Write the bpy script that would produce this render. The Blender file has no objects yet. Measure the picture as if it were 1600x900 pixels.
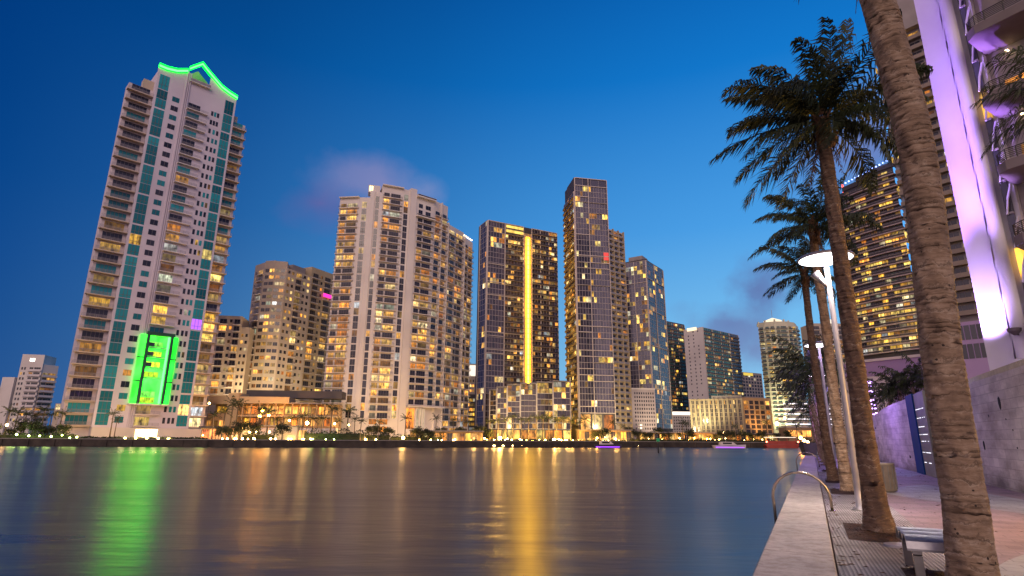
import bpy, math, random
from mathutils import Matrix, Vector
sc = bpy.context.scene
C = sc.collection

# ------------------------------------------------------------------ camera
EYE, FP, ROLL = 1.5, 889.0, math.radians(.4)
PITCH = math.radians(14.73)
cd = bpy.data.cameras.new('camera')
cam = bpy.data.objects.new('camera', cd)
C.objects.link(cam)
cd.sensor_width = 36
cd.lens = FP / 1600 * 36
cd.clip_start, cd.clip_end = .1, 9000
cam.matrix_world = (Matrix.Translation((0, 0, EYE)) @ Matrix.Rotation(math.pi / 2 + PITCH, 4, 'X')
                    @ Matrix.Rotation(ROLL, 4, 'Z'))
sc.camera = cam

# ------------------------------------------------------------------ world: dusk sky
world = bpy.data.worlds.new('World')
sc.world = world
world.use_nodes = True
wt = world.node_tree
for n in list(wt.nodes):
    wt.nodes.remove(n)


def wn(kind, **kw):
    n = wt.nodes.new(kind)
    for k, v in kw.items():
        setattr(n, k, v)
    return n


def wlink(a, b):
    wt.links.new(a, b)


def wmath(op, a, b=None, c=None, clamp=False):
    n = wn('ShaderNodeMath', operation=op, use_clamp=clamp)
    for i, q in enumerate((a, b, c)):
        if q is None:
            continue
        if isinstance(q, (int, float)):
            n.inputs[i].default_value = q
        else:
            wlink(q, n.inputs[i])
    return n.outputs[0]


def wramp(fac, stops):
    n = wn('ShaderNodeValToRGB')
    e = n.color_ramp.elements
    while len(e) < len(stops):
        e.new(.5)
    for el, (p, c) in zip(e, stops):
        el.position = p
        el.color = (*c, 1)
    wlink(fac, n.inputs[0])
    return n.outputs[0]


def wmix(fac, a, b, mode='MIX'):
    n = wn('ShaderNodeMix', data_type='RGBA', blend_type=mode)
    if isinstance(fac, (int, float)):
        n.inputs[0].default_value = fac
    else:
        wlink(fac, n.inputs[0])
    for i, q in ((6, a), (7, b)):
        if isinstance(q, tuple):
            n.inputs[i].default_value = (*q, 1)
        else:
            wlink(q, n.inputs[i])
    return n.outputs[2]


tc = wn('ShaderNodeTexCoord')
direction = tc.outputs['Generated']
sep = wn('ShaderNodeSeparateXYZ')
wlink(direction, sep.inputs[0])
dx_, dy_, dz_ = sep.outputs
hl = wmath('SQRT', wmath('ADD', wmath('MULTIPLY', dx_, dx_), wmath('ADD', wmath('MULTIPLY', dy_, dy_), 1e-5)))
GLOW_AZ = math.radians(32)
cosaz = wmath('DIVIDE', wmath('ADD', wmath('MULTIPLY', dx_, math.sin(GLOW_AZ)), wmath('MULTIPLY', dy_, math.cos(GLOW_AZ))), hl)
elev = wmath('MULTIPLY', wmath('ARCSINE', dz_), 2 / math.pi, clamp=True)      # 0 horizon .. 1 zenith
west = wramp(elev, [(0, (.34, .64, .90)), (.09, (.21, .55, .88)), (.22, (.070, .35, .80)), (.38, (.006, .185, .60)), (.55, (.0, .066, .33)), (1, (.0, .02, .11))])
east = wramp(elev, [(0, (.002, .058, .25)), (.15, (.0, .053, .25)), (.35, (.0, .042, .21)), (.55, (.0006, .027, .125)), (1, (.0005, .015, .07))])
side = wramp(cosaz, [(0, (0, 0, 0)), (.18, (.0, .0, .0)), (.50, (.22, .22, .22)), (.75, (.55, .55, .55)), (1, (1, 1, 1))])
sky = wmix(side, east, west)
# the lit city and the last light behind the viewer
back = wmath('MULTIPLY', wmath('SUBTRACT', .12, cosaz), 1.6, clamp=True)
low = wramp(elev, [(0, (1, 1, 1)), (.18, (.75, .72, .74)), (.5, (.22, .2, .26)), (.9, (.02, .02, .04))])
city = wmix(1.0, low, (1.02, .69, .56), 'MULTIPLY')
sky = wmix(back, sky, wmix(1.0, sky, city, 'ADD'))
# a few lit clouds
def cloud(px, py, radius, col, amount, scale, seed, sky, stretch=1.6):
    x = (px - 800) / FP
    u = (450 - py) / FP
    v = Vector((x, math.cos(PITCH) - u * math.sin(PITCH), math.sin(PITCH) + u * math.cos(PITCH))).normalized()
    dn = wn('ShaderNodeVectorMath', operation='SUBTRACT')
    wlink(direction, dn.inputs[0])
    dn.inputs[1].default_value = v
    mp = wn('ShaderNodeVectorMath', operation='MULTIPLY')
    wlink(dn.outputs[0], mp.inputs[0])
    mp.inputs[1].default_value = (1, 1, stretch)
    ln = wn('ShaderNodeVectorMath', operation='LENGTH')
    wlink(mp.outputs[0], ln.inputs[0])
    fall = wmath('SUBTRACT', 1, wmath('DIVIDE', ln.outputs['Value'], radius), clamp=True)
    no = wn('ShaderNodeTexNoise')
    no.inputs['Scale'].default_value = scale
    no.inputs['Detail'].default_value = 5
    no.inputs['Roughness'].default_value = .52
    no.noise_dimensions = '4D'
    no.inputs['W'].default_value = seed
    wlink(direction, no.inputs['Vector'])
    m = wmath('MULTIPLY', wmath('SUBTRACT', wmath('ADD', no.outputs['Fac'], wmath('MULTIPLY', fall, .55)), .62), 3.2, clamp=True)
    m = wmath('MULTIPLY', wmath('MULTIPLY', m, wmath('POWER', fall, .6)), amount)
    return wmix(m, sky, col)


sky = cloud(1185, 450, .085, (.12, .17, .40), .85, 16, 2.0, sky, 1.0)
sky = cloud(1140, 505, .13, (.14, .19, .42), .85, 12, 5.0, sky, 1.9)
sky = cloud(1180, 545, .07, (.17, .22, .45), .7, 14, 8.0, sky, 1.0)
sky = cloud(590, 285, .14, (.30, .27, .50), .6, 9, 3.9, sky, 1.7)
sky = cloud(660, 300, .08, (.26, .30, .55), .6, 11, 6.9, sky, 1.9)
sky = cloud(500, 320, .12, (.15, .12, .34), .6, 8, 7.3, sky, 1.6)
sky = cloud(1350, 215, .17, (.17, .20, .46), .8, 6, 1.1, sky, 1.3)
# physical dusk air with the sun just below the horizon
nish = wn('ShaderNodeTexSky', sky_type='NISHITA', sun_disc=False)
nish.sun_elevation = math.radians(-4)
nish.sun_rotation = GLOW_AZ
nish.ozone_density = 4
sky = wmix(.05, sky, nish.outputs[0], 'ADD')
# stars
vo = wn('ShaderNodeTexVoronoi')
vo.inputs['Scale'].default_value = 17
wlink(direction, vo.inputs['Vector'])
star = wmath('LESS_THAN', vo.outputs['Distance'], .018)
sp = wn('ShaderNodeSeparateColor')
wlink(vo.outputs['Color'], sp.inputs[0])
star = wmath('MULTIPLY', star, wmath('GREATER_THAN', sp.outputs[0], .82))
sky = wmix(star, sky, (.9, 1.0, 1.2))
bg = wn('ShaderNodeBackground')
bg.inputs['Strength'].default_value = 1.0
wlink(sky, bg.inputs['Color'])
wo = wn('ShaderNodeOutputWorld')
wlink(bg.outputs[0], wo.inputs['Surface'])

# ------------------------------------------------------------------ soft last light
sd_ = bpy.data.lights.new('sun', 'SUN')
sd_.energy = 1.15
sd_.angle = math.radians(35)
sd_.color = (1, .75, .62)
sun = bpy.data.objects.new('sun', sd_)
C.objects.link(sun)
sun.rotation_euler = (math.radians(64), 0, math.radians(2))

sc.view_settings.view_transform = 'Standard'
sc.view_settings.look = 'None'
sc.view_settings.exposure = 0
sc.view_settings.gamma = 1
cy = sc.cycles
cy.max_bounces = 5
cy.diffuse_bounces = 2
cy.glossy_bounces = 3
cy.transmission_bounces = 2
cy.sample_clamp_indirect = 6
cy.use_denoising = True
cy.caustics_reflective = False
cy.caustics_refractive = False

RND = random.Random(11)
SP, CP = math.sin(PITCH), math.cos(PITCH)
CR, SR = math.cos(ROLL), math.sin(ROLL)


def ray(px, py):
    dx, dy = px - 800, py - 450
    x, u = (dx * CR + dy * SR) / FP, -(dy * CR - dx * SR) / FP
    return x, CP - u * SP, SP + u * CP


def at_depth(px, py, Y):
    x, y, z = ray(px, py)
    t = Y / y
    return Vector((x * t, Y, EYE + z * t))


def at_height(px, py, Z):
    x, y, z = ray(px, py)
    t = (Z - EYE) / z
    return Vector((x * t, y * t, Z))


# ------------------------------------------------------------------ materials
MATS = {}


def new_mat(name):
    m = bpy.data.materials.new(name)
    m.use_nodes = True
    nt = m.node_tree
    return m, nt, nt.nodes['Principled BSDF']


def mat(name, a, b=None, scale=1.0, rough=.7, metal=0, bump=0, bump_scale=None, detail=4, stretch=None, spec=None):
    """noise mottled surface between colours a and b"""
    if name in MATS:
        return MATS[name]
    m, nt, p = new_mat(name)
    b = b or tuple(c * .8 for c in a)
    g = nt.nodes.new('ShaderNodeNewGeometry')
    src = g.outputs['Position']
    if stretch:
        mp = nt.nodes.new('ShaderNodeMapping')
        mp.inputs['Scale'].default_value = stretch
        nt.links.new(src, mp.inputs[0])
        src = mp.outputs[0]
    n = nt.nodes.new('ShaderNodeTexNoise')
    n.inputs['Scale'].default_value = scale
    n.inputs['Detail'].default_value = detail
    nt.links.new(src, n.inputs['Vector'])
    r = nt.nodes.new('ShaderNodeValToRGB')
    r.color_ramp.elements[0].position = .32
    r.color_ramp.elements[1].position = .68
    r.color_ramp.elements[0].color = (*b, 1)
    r.color_ramp.elements[1].color = (*a, 1)
    nt.links.new(n.outputs['Fac'], r.inputs[0])
    nt.links.new(r.outputs[0], p.inputs['Base Color'])
    p.inputs['Roughness'].default_value = rough
    p.inputs['Metallic'].default_value = metal
    if spec is not None:
        p.inputs['Specular IOR Level'].default_value = spec
    if bump:
        n2 = nt.nodes.new('ShaderNodeTexNoise')
        n2.inputs['Scale'].default_value = bump_scale or scale * 4
        n2.inputs['Detail'].default_value = 5
        nt.links.new(src, n2.inputs['Vector'])
        bp = nt.nodes.new('ShaderNodeBump')
        bp.inputs['Strength'].default_value = bump
        bp.inputs['Distance'].default_value = .05
        nt.links.new(n2.outputs['Fac'], bp.inputs['Height'])
        nt.links.new(bp.outputs[0], p.inputs['Normal'])
    MATS[name] = m
    return m


def rnd_node(nt):
    """one random number per window, whether it is an object or an island of a mesh"""
    g = nt.nodes.new('ShaderNodeNewGeometry')
    o = nt.nodes.new('ShaderNodeObjectInfo')
    a = nt.nodes.new('ShaderNodeMath')
    nt.links.new(g.outputs['Random Per Island'], a.inputs[0])
    nt.links.new(o.outputs['Random'], a.inputs[1])
    f = nt.nodes.new('ShaderNodeMath')
    f.operation = 'FRACT'
    nt.links.new(a.outputs[0], f.inputs[0])
    return f.outputs[0], g


def glass(name, a, b, rough=.12, ior=1.6):
    """window glass, each pane a little different"""
    m, nt, p = new_mat(name)
    f, g = rnd_node(nt)
    r = nt.nodes.new('ShaderNodeValToRGB')
    r.color_ramp.elements[0].color = (*a, 1)
    r.color_ramp.elements[1].color = (*b, 1)
    nt.links.new(f, r.inputs[0])
    nt.links.new(r.outputs[0], p.inputs['Base Color'])
    p.inputs['Roughness'].default_value = rough
    p.inputs['IOR'].default_value = ior
    MATS[name] = m
    return m


def lit(name, stops, smin, smax, tex=.9, scale=.8):
    """a lit room behind glass: colour and brightness vary per window, lamps and curtains within it"""
    m, nt, p = new_mat(name)
    f, g = rnd_node(nt)
    r = nt.nodes.new('ShaderNodeValToRGB')
    e = r.color_ramp.elements
    while len(e) < len(stops):
        e.new(.5)
    for el, (q, c) in zip(e, stops):
        el.position = q
        el.color = (*c, 1)
    nt.links.new(f, r.inputs[0])
    mp = nt.nodes.new('ShaderNodeMapping')
    mp.inputs['Scale'].default_value = (1, 1, .6)
    nt.links.new(g.outputs['Position'], mp.inputs[0])
    n = nt.nodes.new('ShaderNodeTexNoise')
    n.inputs['Scale'].default_value = scale
    n.inputs['Detail'].default_value = 2
    nt.links.new(mp.outputs[0], n.inputs['Vector'])
    mr = nt.nodes.new('ShaderNodeMapRange')
    mr.inputs['From Min'].default_value = .3
    mr.inputs['From Max'].default_value = .72
    mr.inputs['To Min'].default_value = 1 - tex
    mr.inputs['To Max'].default_value = 1 + tex
    nt.links.new(n.outputs['Fac'], mr.inputs[0])
    m7 = nt.nodes.new('ShaderNodeMath')
    m7.operation = 'MULTIPLY'
    m7.inputs[1].default_value = 7.31
    nt.links.new(f, m7.inputs[0])
    fr = nt.nodes.new('ShaderNodeMath')
    fr.operation = 'FRACT'
    nt.links.new(m7.outputs[0], fr.inputs[0])
    pw = nt.nodes.new('ShaderNodeMath')
    pw.operation = 'POWER'
    pw.inputs[1].default_value = 2.2
    nt.links.new(fr.outputs[0], pw.inputs[0])
    m2 = nt.nodes.new('ShaderNodeMapRange')
    m2.inputs['To Min'].default_value = smin
    m2.inputs['To Max'].default_value = smax
    nt.links.new(pw.outputs[0], m2.inputs[0])
    mu = nt.nodes.new('ShaderNodeMath')
    mu.operation = 'MULTIPLY'
    nt.links.new(mr.outputs[0], mu.inputs[0])
    nt.links.new(m2.outputs[0], mu.inputs[1])
    p.inputs['Base Color'].default_value = (.03, .03, .03, 1)
    p.inputs['Roughness'].default_value = .2
    nt.links.new(r.outputs[0], p.inputs['Emission Color'])
    nt.links.new(mu.outputs[0], p.inputs['Emission Strength'])
    MATS[name] = m
    return m


def glow(name, col, s):
    m, nt, p = new_mat(name)
    p.inputs['Base Color'].default_value = (.02, .02, .02, 1)
    p.inputs['Emission Color'].default_value = (*col, 1)
    p.inputs['Emission Strength'].default_value = s
    MATS[name] = m
    return m


WARM = [(0, (1, .30, .03)), (.35, (1, .44, .07)), (.7, (1, .56, .12)), (.9, (1, .70, .26)), (1, (1, .88, .62))]
YEL = [(0, (1, .46, .04)), (.5, (1, .60, .09)), (.85, (1, .72, .18)), (1, (1, .88, .5))]
LIT = lit('lit_room', WARM, .45, 2.0)
LITY = lit('lit_room_yellow', YEL, .5, 1.9)
LITDIM = lit('lit_room_dim', WARM, .12, .6)
LITORANGE = lit('lit_lobby', [(0, (1, .22, .02)), (.5, (1, .34, .05)), (1, (1, .50, .12))], .5, 1.9, 1.0, .5)
LITPINK = glow('pink_room', (1, .03, .45), 1.6)
LITPURPLE = glow('purple_room', (.45, .12, 1), 1.6)
LITRED = glow('red_room', (1, .07, .06), 1.0)
LITCOOL = lit('lit_room_cool', [(0, (.75, .85, .60)), (.5, (1, .86, .62)), (1, (.8, .9, 1))], .25, 1.1)
DARK = glass('dark_glass', (.012, .013, .02), (.05, .05, .065))
TEAL = glass('teal_glass', (.006, .10, .13), (.03, .34, .38), .1)
BRONZE = glass('smoked_glass', (.026, .021, .026), (.085, .064, .070), .08, 1.9)
GREENG = glass('green_glass', (.02, .07, .07), (.06, .17, .16), .12)
VIOLETG = glass('violet_grey_glass', (.022, .022, .042), (.075, .068, .105), .08, 2.0)
BLUEG = glass('blue_glass', (.03, .03, .055), (.07, .07, .11), .10, 1.6)
LAVW = mat('lavender_white_stucco', (.68, .62, .68), (.58, .52, .58), .08, .8)
WHITE = mat('white_stucco', (.76, .70, .64), (.64, .58, .53), .07, .8)
CREAM = mat('cream_stucco', (.55, .46, .36), (.46, .38, .29), .08, .85)
TAN = mat('tan_stucco', (.46, .32, .18), (.38, .26, .14), .1, .85)
SAND = mat('sand_concrete', (.52, .42, .27), (.42, .33, .20), .12, .85)
GREY = mat('grey_concrete', (.34, .30, .28), (.26, .23, .22), .2, .85)
DARKW = mat('dark_cladding', (.07, .06, .065), (.045, .04, .045), .2, .6)
MULL = mat('aluminium_mullion', (.42, .37, .36), (.34, .30, .30), .3, .5)
MULLD = mat('dark_mullion', (.16, .135, .13), (.12, .10, .10), .3, .5)
FRAME = mat('pale_facade_frame', (.60, .52, .47), (.5, .43, .39), .2, .6)
RAILD = mat('dark_balcony_rail', (.06, .05, .055), (.035, .03, .035), 1, .5)
RAILL = mat('pale_balcony_rail', (.34, .31, .33), (.24, .22, .25), 1, .6)
SLAB = mat('balcony_slab', (.74, .67, .65), (.62, .56, .54), .15, .85)
BROWNSLAB = mat('brown_balcony_slab', (.33, .25, .20), (.25, .19, .15), .15, .8)


# ------------------------------------------------------------------ mesh building
class MB:
    def __init__(self):
        self.v, self.f, self.mi, self.mats = [], [], [], []

    def m(self, material):
        if material not in self.mats:
            self.mats.append(material)
        return self.mats.index(material)

    def face(self, pts, material):
        i = len(self.v)
        self.v += [tuple(p) for p in pts]
        self.f.append(tuple(range(i, i + len(pts))))
        self.mi.append(self.m(material))

    def hexa(self, b, t, material):
        i = len(self.v)
        self.v += [tuple(p) for p in b] + [tuple(p) for p in t]
        k = self.m(material)
        for q in ((3, 2, 1, 0), (4, 5, 6, 7), (0, 1, 5, 4), (1, 2, 6, 5), (2, 3, 7, 6), (3, 0, 4, 7)):
            self.f.append(tuple(i + a for a in q))
            self.mi.append(k)

    def prism(self, b, t, material):
        n = len(b)
        i = len(self.v)
        self.v += [tuple(p) for p in b] + [tuple(p) for p in t]
        k = self.m(material)
        self.f.append(tuple(i + n - 1 - a for a in range(n)))
        self.f.append(tuple(i + n + a for a in range(n)))
        self.mi += [k, k]
        for a in range(n):
            c = (a + 1) % n
            self.f.append((i + a, i + c, i + n + c, i + n + a))
            self.mi.append(k)

    def box(self, x0, x1, y0, y1, z0, z1, material):
        self.hexa([(x0, y0, z0), (x1, y0, z0), (x1, y1, z0), (x0, y1, z0)],
                  [(x0, y0, z1), (x1, y0, z1), (x1, y1, z1), (x0, y1, z1)], material)

    def tube(self, pts, radii, n, material, caps=True):
        pts = [Vector(p) for p in pts]
        if isinstance(radii, (int, float)):
            radii = [radii] * len(pts)
        i0 = len(self.v)
        k = self.m(material)
        ref = None
        for j, p in enumerate(pts):
            d = (pts[min(j + 1, len(pts) - 1)] - pts[max(j - 1, 0)]).normalized()
            if ref is None:
                ref = d.cross(Vector((0, 0, 1)) if abs(d.z) < .9 else Vector((1, 0, 0))).normalized()
            ref = (ref - d * ref.dot(d)).normalized()
            s = d.cross(ref)
            for a in range(n):
                t = 2 * math.pi * a / n
                self.v.append(tuple(p + (ref * math.cos(t) + s * math.sin(t)) * radii[j]))
        for j in range(len(pts) - 1):
            for a in range(n):
                b = (a + 1) % n
                q = i0 + j * n
                self.f.append((q + a, q + b, q + n + b, q + n + a))
                self.mi.append(k)
        if caps:
            self.f.append(tuple(i0 + n - 1 - a for a in range(n)))
            self.f.append(tuple(i0 + (len(pts) - 1) * n + a for a in range(n)))
            self.mi += [k, k]

    def lathe(self, c, prof, n, material):
        """prof: (radius, z) pairs about a vertical axis at c"""
        self.tube([(c[0], c[1], c[2] + z) for r, z in prof], [max(r, .001) for r, z in prof], n, material)

    def ball(self, c, r, material, n=8, squash=1):
        st = 5
        self.lathe(c, [(r * math.sin(math.pi * i / st), -r * squash * math.cos(math.pi * i / st)) for i in range(st + 1)], n, material)


ORG = {}


def mesh_obj(name, mb, parent=None, origin=None, smooth=False, label=None):
    org = ORG[parent.name] if parent is not None else Vector(origin or (0, 0, 0))
    me = bpy.data.meshes.new(name)
    me.from_pydata([(a - org[0], b - org[1], c - org[2]) for a, b, c in mb.v], [], mb.f)
    for m_ in mb.mats:
        me.materials.append(m_)
    me.polygons.foreach_set('material_index', mb.mi)
    if smooth:
        me.polygons.foreach_set('use_smooth', [True] * len(me.polygons))
    o = bpy.data.objects.new(name, me)
    C.objects.link(o)
    if parent is not None:
        o.parent = parent
    else:
        o.location = org
    ORG[o.name] = org
    if label:
        o['label'] = label
    return o


def tag(o, label, cat, group=None):
    o['label'] = label
    o['category'] = cat
    if group:
        o['group'] = group
    return o


def thing(name, label, cat, loc, group=None):
    o = bpy.data.objects.new(name, None)
    C.objects.link(o)
    o.location = loc
    o.empty_display_size = .3
    ORG[o.name] = Vector(loc)
    return tag(o, label, cat, group)


def structure(name, mb, smooth=False):
    o = mesh_obj(name, mb, None, (0, 0, 0), smooth)
    o['kind'] = 'structure'
    return o


def copy_tree(o, loc, rz=0, scale=1, label=None):
    c = o.copy()
    C.objects.link(c)
    c.location = loc
    c.rotation_euler = (0, 0, rz)
    c.scale = (scale,) * 3
    if label:
        c['label'] = label
    ORG[c.name] = Vector(loc)
    for ch in o.children:
        d = ch.copy()
        C.objects.link(d)
        d.parent = c
        for g in ch.children:
            e = g.copy()
            C.objects.link(e)
            e.parent = d
    return c


class Fr:
    """upright facade frame: u runs along the wall, n out of it"""
    def __init__(self, o, az):
        a = math.radians(az)
        self.o, self.az = Vector((o[0], o[1])), az
        self.d = Vector((math.sin(a), math.cos(a)))
        self.n = Vector((math.cos(a), -math.sin(a)))

    def p(self, u, n, z):
        q = self.o + self.d * u + self.n * n
        return (q.x, q.y, z)

    def end(self, u):
        return self.o + self.d * u

    def uz(self, px, py):
        x, y, z = ray(px, py)
        t = self.o.dot(self.n) / (x * self.n.x + y * self.n.y)
        return (Vector((x * t, y * t)) - self.o).dot(self.d), EYE + z * t

    def box(self, mb, u0, u1, z0, z1, n0, n1, m):
        P = self.p
        mb.hexa([P(u0, n1, z0), P(u1, n1, z0), P(u1, n0, z0), P(u0, n0, z0)],
                [P(u0, n1, z1), P(u1, n1, z1), P(u1, n0, z1), P(u0, n0, z1)], m)

    def poly(self, mb, pts, n0, n1, m):
        mb.prism([self.p(u, n0, z) for u, z in pts], [self.p(u, n1, z) for u, z in pts], m)


def pick(p, dark, litm=None, dim=.25):
    """lit with probability p, some of them dim"""
    r = RND.random()
    if r < p:
        q = RND.random()
        return LITCOOL if q < .10 else (LIT if q < .3 else (litm or LIT))
    if r < p * (1 + dim * 2):
        return LITDIM
    return dark


class Building:
    def __init__(self, name, label, o, z0=.3, group=None):
        self.root = thing(name, label, 'building', (o[0], o[1], z0), group)
        self.wins, self.bals = [], []
        self.bars, self.barm = True, MULLD
        self.parts = {}

    def mb(self, name):
        return self.parts.setdefault(name, MB())

    def win(self, F, u0, u1, z0, z1, m, n=.06, n0=-.02):
        self.wins.append((F, u0, u1, z0, z1, m, n, n0))

    def bal(self, F, u0, u1, z, depth, slabm=SLAB, railm=RAILD, th=.28, rail=1.0, style='panel', n=0):
        self.bals.append((F, u0, u1, z, depth, slabm, railm, th, rail, style, n))

    def make_win(self, mb, w):
        F, u0, u1, z0, z1, m, n, n0 = w
        F.box(mb, u0, u1, z0, z1, n0, n, m)
        if self.bars and u1 - u0 > 1.5:
            k = max(2, round((u1 - u0) / 1.15))
            for i in range(1, k):
                u = u0 + (u1 - u0) * i / k
                F.box(mb, u - .055, u + .055, z0, z1, n + .002, n + .05, self.barm)
            if z1 - z0 > 2.6:
                z = z0 + (z1 - z0) * .3
                F.box(mb, u0, u1, z - .05, z + .05, n + .0525, n + .08, self.barm)

    def make_bal(self, mb, b):
        F, u0, u1, z, d, sm, rm, th, rail, style, n = b
        if style == 'curve':
            pts = [(u0, n), (u1, n)]
            k = 7
            arc = [(u0 + (u1 - u0) * (.5 + .5 * math.cos(math.pi * i / k)), n + d * math.sin(math.pi * i / k) ** .6) for i in range(1, k)]
            pl = [(u0, n), *arc[::-1], (u1, n)]
            mb.prism([F.p(u, q, z - th) for u, q in pl], [F.p(u, q, z) for u, q in pl], sm)
            for (ua, na), (ub, nb) in zip(pl[:-1], pl[1:]):
                mb.face([F.p(ua, na, z + .02), F.p(ub, nb, z + .02), F.p(ub, nb, z + rail), F.p(ua, na, z + rail)], rm)
            return
        F.box(mb, u0, u1, z - th, z, n, n + d, sm)
        if style == 'solid':
            F.box(mb, u0 + .02, u1 - .02, z + .003, z + rail, n + d - .15, n + d - .02, sm)
        elif style == 'bars':
            for i in range(3):
                h = rail * (i + 1) / 3
                F.box(mb, u0 + .02, u1 - .02, z + h - .085, z + h, n + d - .09, n + d - .04, rm)
            k = max(2, int((u1 - u0) / 1.6))
            for i in range(k + 1):
                u = u0 + .05 + (u1 - u0 - .1) * i / k
                F.box(mb, u - .03, u + .03, z + .003, z + rail - .06, n + d - .1, n + d - .03, rm)
        else:
            F.box(mb, u0 + .02, u1 - .02, z + .1, z + rail, n + d - .1, n + d - .04, rm)
            F.box(mb, u0 + .02, u1 - .02, z + rail + .002, z + rail + .08, n + d - .13, n + d - .02, sm)

    def finish(self, nwin=100, nbal=100):
        for name, mb in self.parts.items():
            if mb.f:
                mesh_obj(name, mb, self.root)
        for lst, name, make, cap in ((self.wins, 'window', self.make_win, nwin), (self.bals, 'balcony', self.make_bal, nbal)):
            def size(w):
                a = w[0].p(w[1], 0, w[3])
                area = (w[2] - w[1]) * ((w[4] - w[3]) if name == 'window' else w[4] + 1)
                return -area / (a[0] ** 2 + a[1] ** 2 + (a[2] - EYE) ** 2)
            lst.sort(key=size)
            for w in lst[:cap]:
                mb = MB()
                make(mb, w)
                mesh_obj(name, mb, self.root)
            if lst[cap:]:
                mb = MB()
                for w in lst[cap:]:
                    make(mb, w)
                o = mesh_obj(name, mb, self.root)
                o['kind'] = 'stuff'
        return self.root


def columns(b, F, z0, nfl, pitch, cols, lit_p=.15, dark=None, litm=None):
    """cols: ('win',u0,u1,f0,f1[,glass]) punched windows; ('strip',u0,u1,group[,glass]) glazed bay with bands;
       ('bal',u0,u1,depth[,style[,slab[,rail]]]) balconies before glazed doors"""
    for c in cols:
        kind, u0, u1 = c[:3]
        for k in range(nfl):
            z = z0 + k * pitch
            if kind == 'win':
                b.win(F, u0, u1, z + pitch * c[3], z + pitch * c[4], pick(lit_p, c[5] if len(c) > 5 else (dark or DARK), litm))
            elif kind == 'strip':
                g = c[3]
                top = .16 if (k % g) == g - 1 else .04
                b.win(F, u0, u1, z + .04 * pitch, z + pitch * (1 - top), pick(lit_p * .6, c[4] if len(c) > 4 else (dark or DARK), litm))
            else:
                d = c[3]
                w = u1 - u0
                g = dark or DARK
                a = RND.random()
                if w > 5:
                    m1, m2 = pick(lit_p, g, litm), None
                    m2 = m1 if RND.random() < .55 else pick(lit_p * .6, g, litm)
                    b.win(F, u0 + w * .07, u0 + w * .34, z + .05, z + pitch * .72, m1)
                    b.win(F, u0 + w * .42, u0 + w * .9, z + .05, z + pitch * .74, m2)
                else:
                    b.win(F, u0 + w * .12, u0 + w * .86, z + .05, z + pitch * .74, pick(lit_p, g, litm))
                b.bal(F, u0, u1, z, d, c[5] if len(c) > 5 else SLAB, c[6] if len(c) > 6 else RAILD, .26, .95, c[4] if len(c) > 4 else 'bars')


# ================================================================== ground, water, promenade
UA = math.radians(27.06)
UX, UY = math.sin(UA), math.cos(UA)


def sd(s, d, z=0):
    """s along the promenade, d to its land side"""
    return Vector((s * UX + d * UY, s * UY - d * UX, z))


def to_sd(p):
    return p[0] * UX + p[1] * UY, p[0] * UY - p[1] * UX


WATER_Z, BANK_Z, WALK_Z = -1.5, .3, -.06

m, nt, p = new_mat('night_water')
g = nt.nodes.new('ShaderNodeNewGeometry')
mp = nt.nodes.new('ShaderNodeMapping')
mp.inputs['Scale'].default_value = (.16, .5, 1)
nt.links.new(g.outputs['Position'], mp.inputs[0])
n1 = nt.nodes.new('ShaderNodeTexNoise')
n1.inputs['Scale'].default_value = .9
n1.inputs['Detail'].default_value = 4
nt.links.new(mp.outputs[0], n1.inputs['Vector'])
n2 = nt.nodes.new('ShaderNodeTexNoise')
n2.inputs['Scale'].default_value = .06
n2.inputs['Detail'].default_value = 3
nt.links.new(mp.outputs[0], n2.inputs['Vector'])
mrr = nt.nodes.new('ShaderNodeMapRange')
mrr.inputs['From Min'].default_value = .35
mrr.inputs['From Max'].default_value = .65
mrr.inputs['To Min'].default_value = .27
mrr.inputs['To Max'].default_value = .36
nt.links.new(n2.outputs['Fac'], mrr.inputs[0])
nt.links.new(mrr.outputs[0], p.inputs['Roughness'])
bp = nt.nodes.new('ShaderNodeBump')
bp.inputs['Strength'].default_value = .6
bp.inputs['Distance'].default_value = .16
nt.links.new(n1.outputs['Fac'], bp.inputs['Height'])
nt.links.new(bp.outputs[0], p.inputs['Normal'])
p.inputs['Base Color'].default_value = (.012, .014, .022, 1)
p.inputs['IOR'].default_value = 1.85
WATER = m
mb = MB()
mb.face([(-4000, -600, WATER_Z), (4000, -600, WATER_Z), (4000, 7000, WATER_Z), (-4000, 7000, WATER_Z)], WATER)
structure('water', mb)

# far bank
SOIL = mat('dark_lawn', (.035, .045, .02), (.02, .026, .012), .5, .95)
SEAW = mat('dark_sea_wall', (.07, .055, .042), (.03, .024, .02), .5, .9, 0, .5, 2)
SHORE = [(-330, 145), (-210, 148), (-131, 152), (-68.4, 158.7), (-11.5, 182.6), (60.3, 212.8), (93, 213.5)]
mb = MB()
poly_ = SHORE + [(112, 232), (700, 700), (3000, 3000), (3000, 6500), (-3500, 6500), (-3500, 150)]
mb.prism([(x, y, WATER_Z - .5) for x, y in poly_], [(x, y, BANK_Z) for x, y in poly_], SOIL)
structure('far_bank_ground', mb)


def depth_of(px):
    pts = [(-250, 150), (0, 152), (400, 158.7), (740, 182.6), (1060, 212.8), (1300, 214)]
    for (a, ya), (b_, yb) in zip(pts[:-1], pts[1:]):
        if px <= b_:
            return ya + (yb - ya) * (px - a) / (b_ - a)
    return 214


def bank(px, off=0, z=BANK_Z):
    v = at_depth(px, 690, depth_of(px) + off)
    v.z = z
    return v


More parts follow.
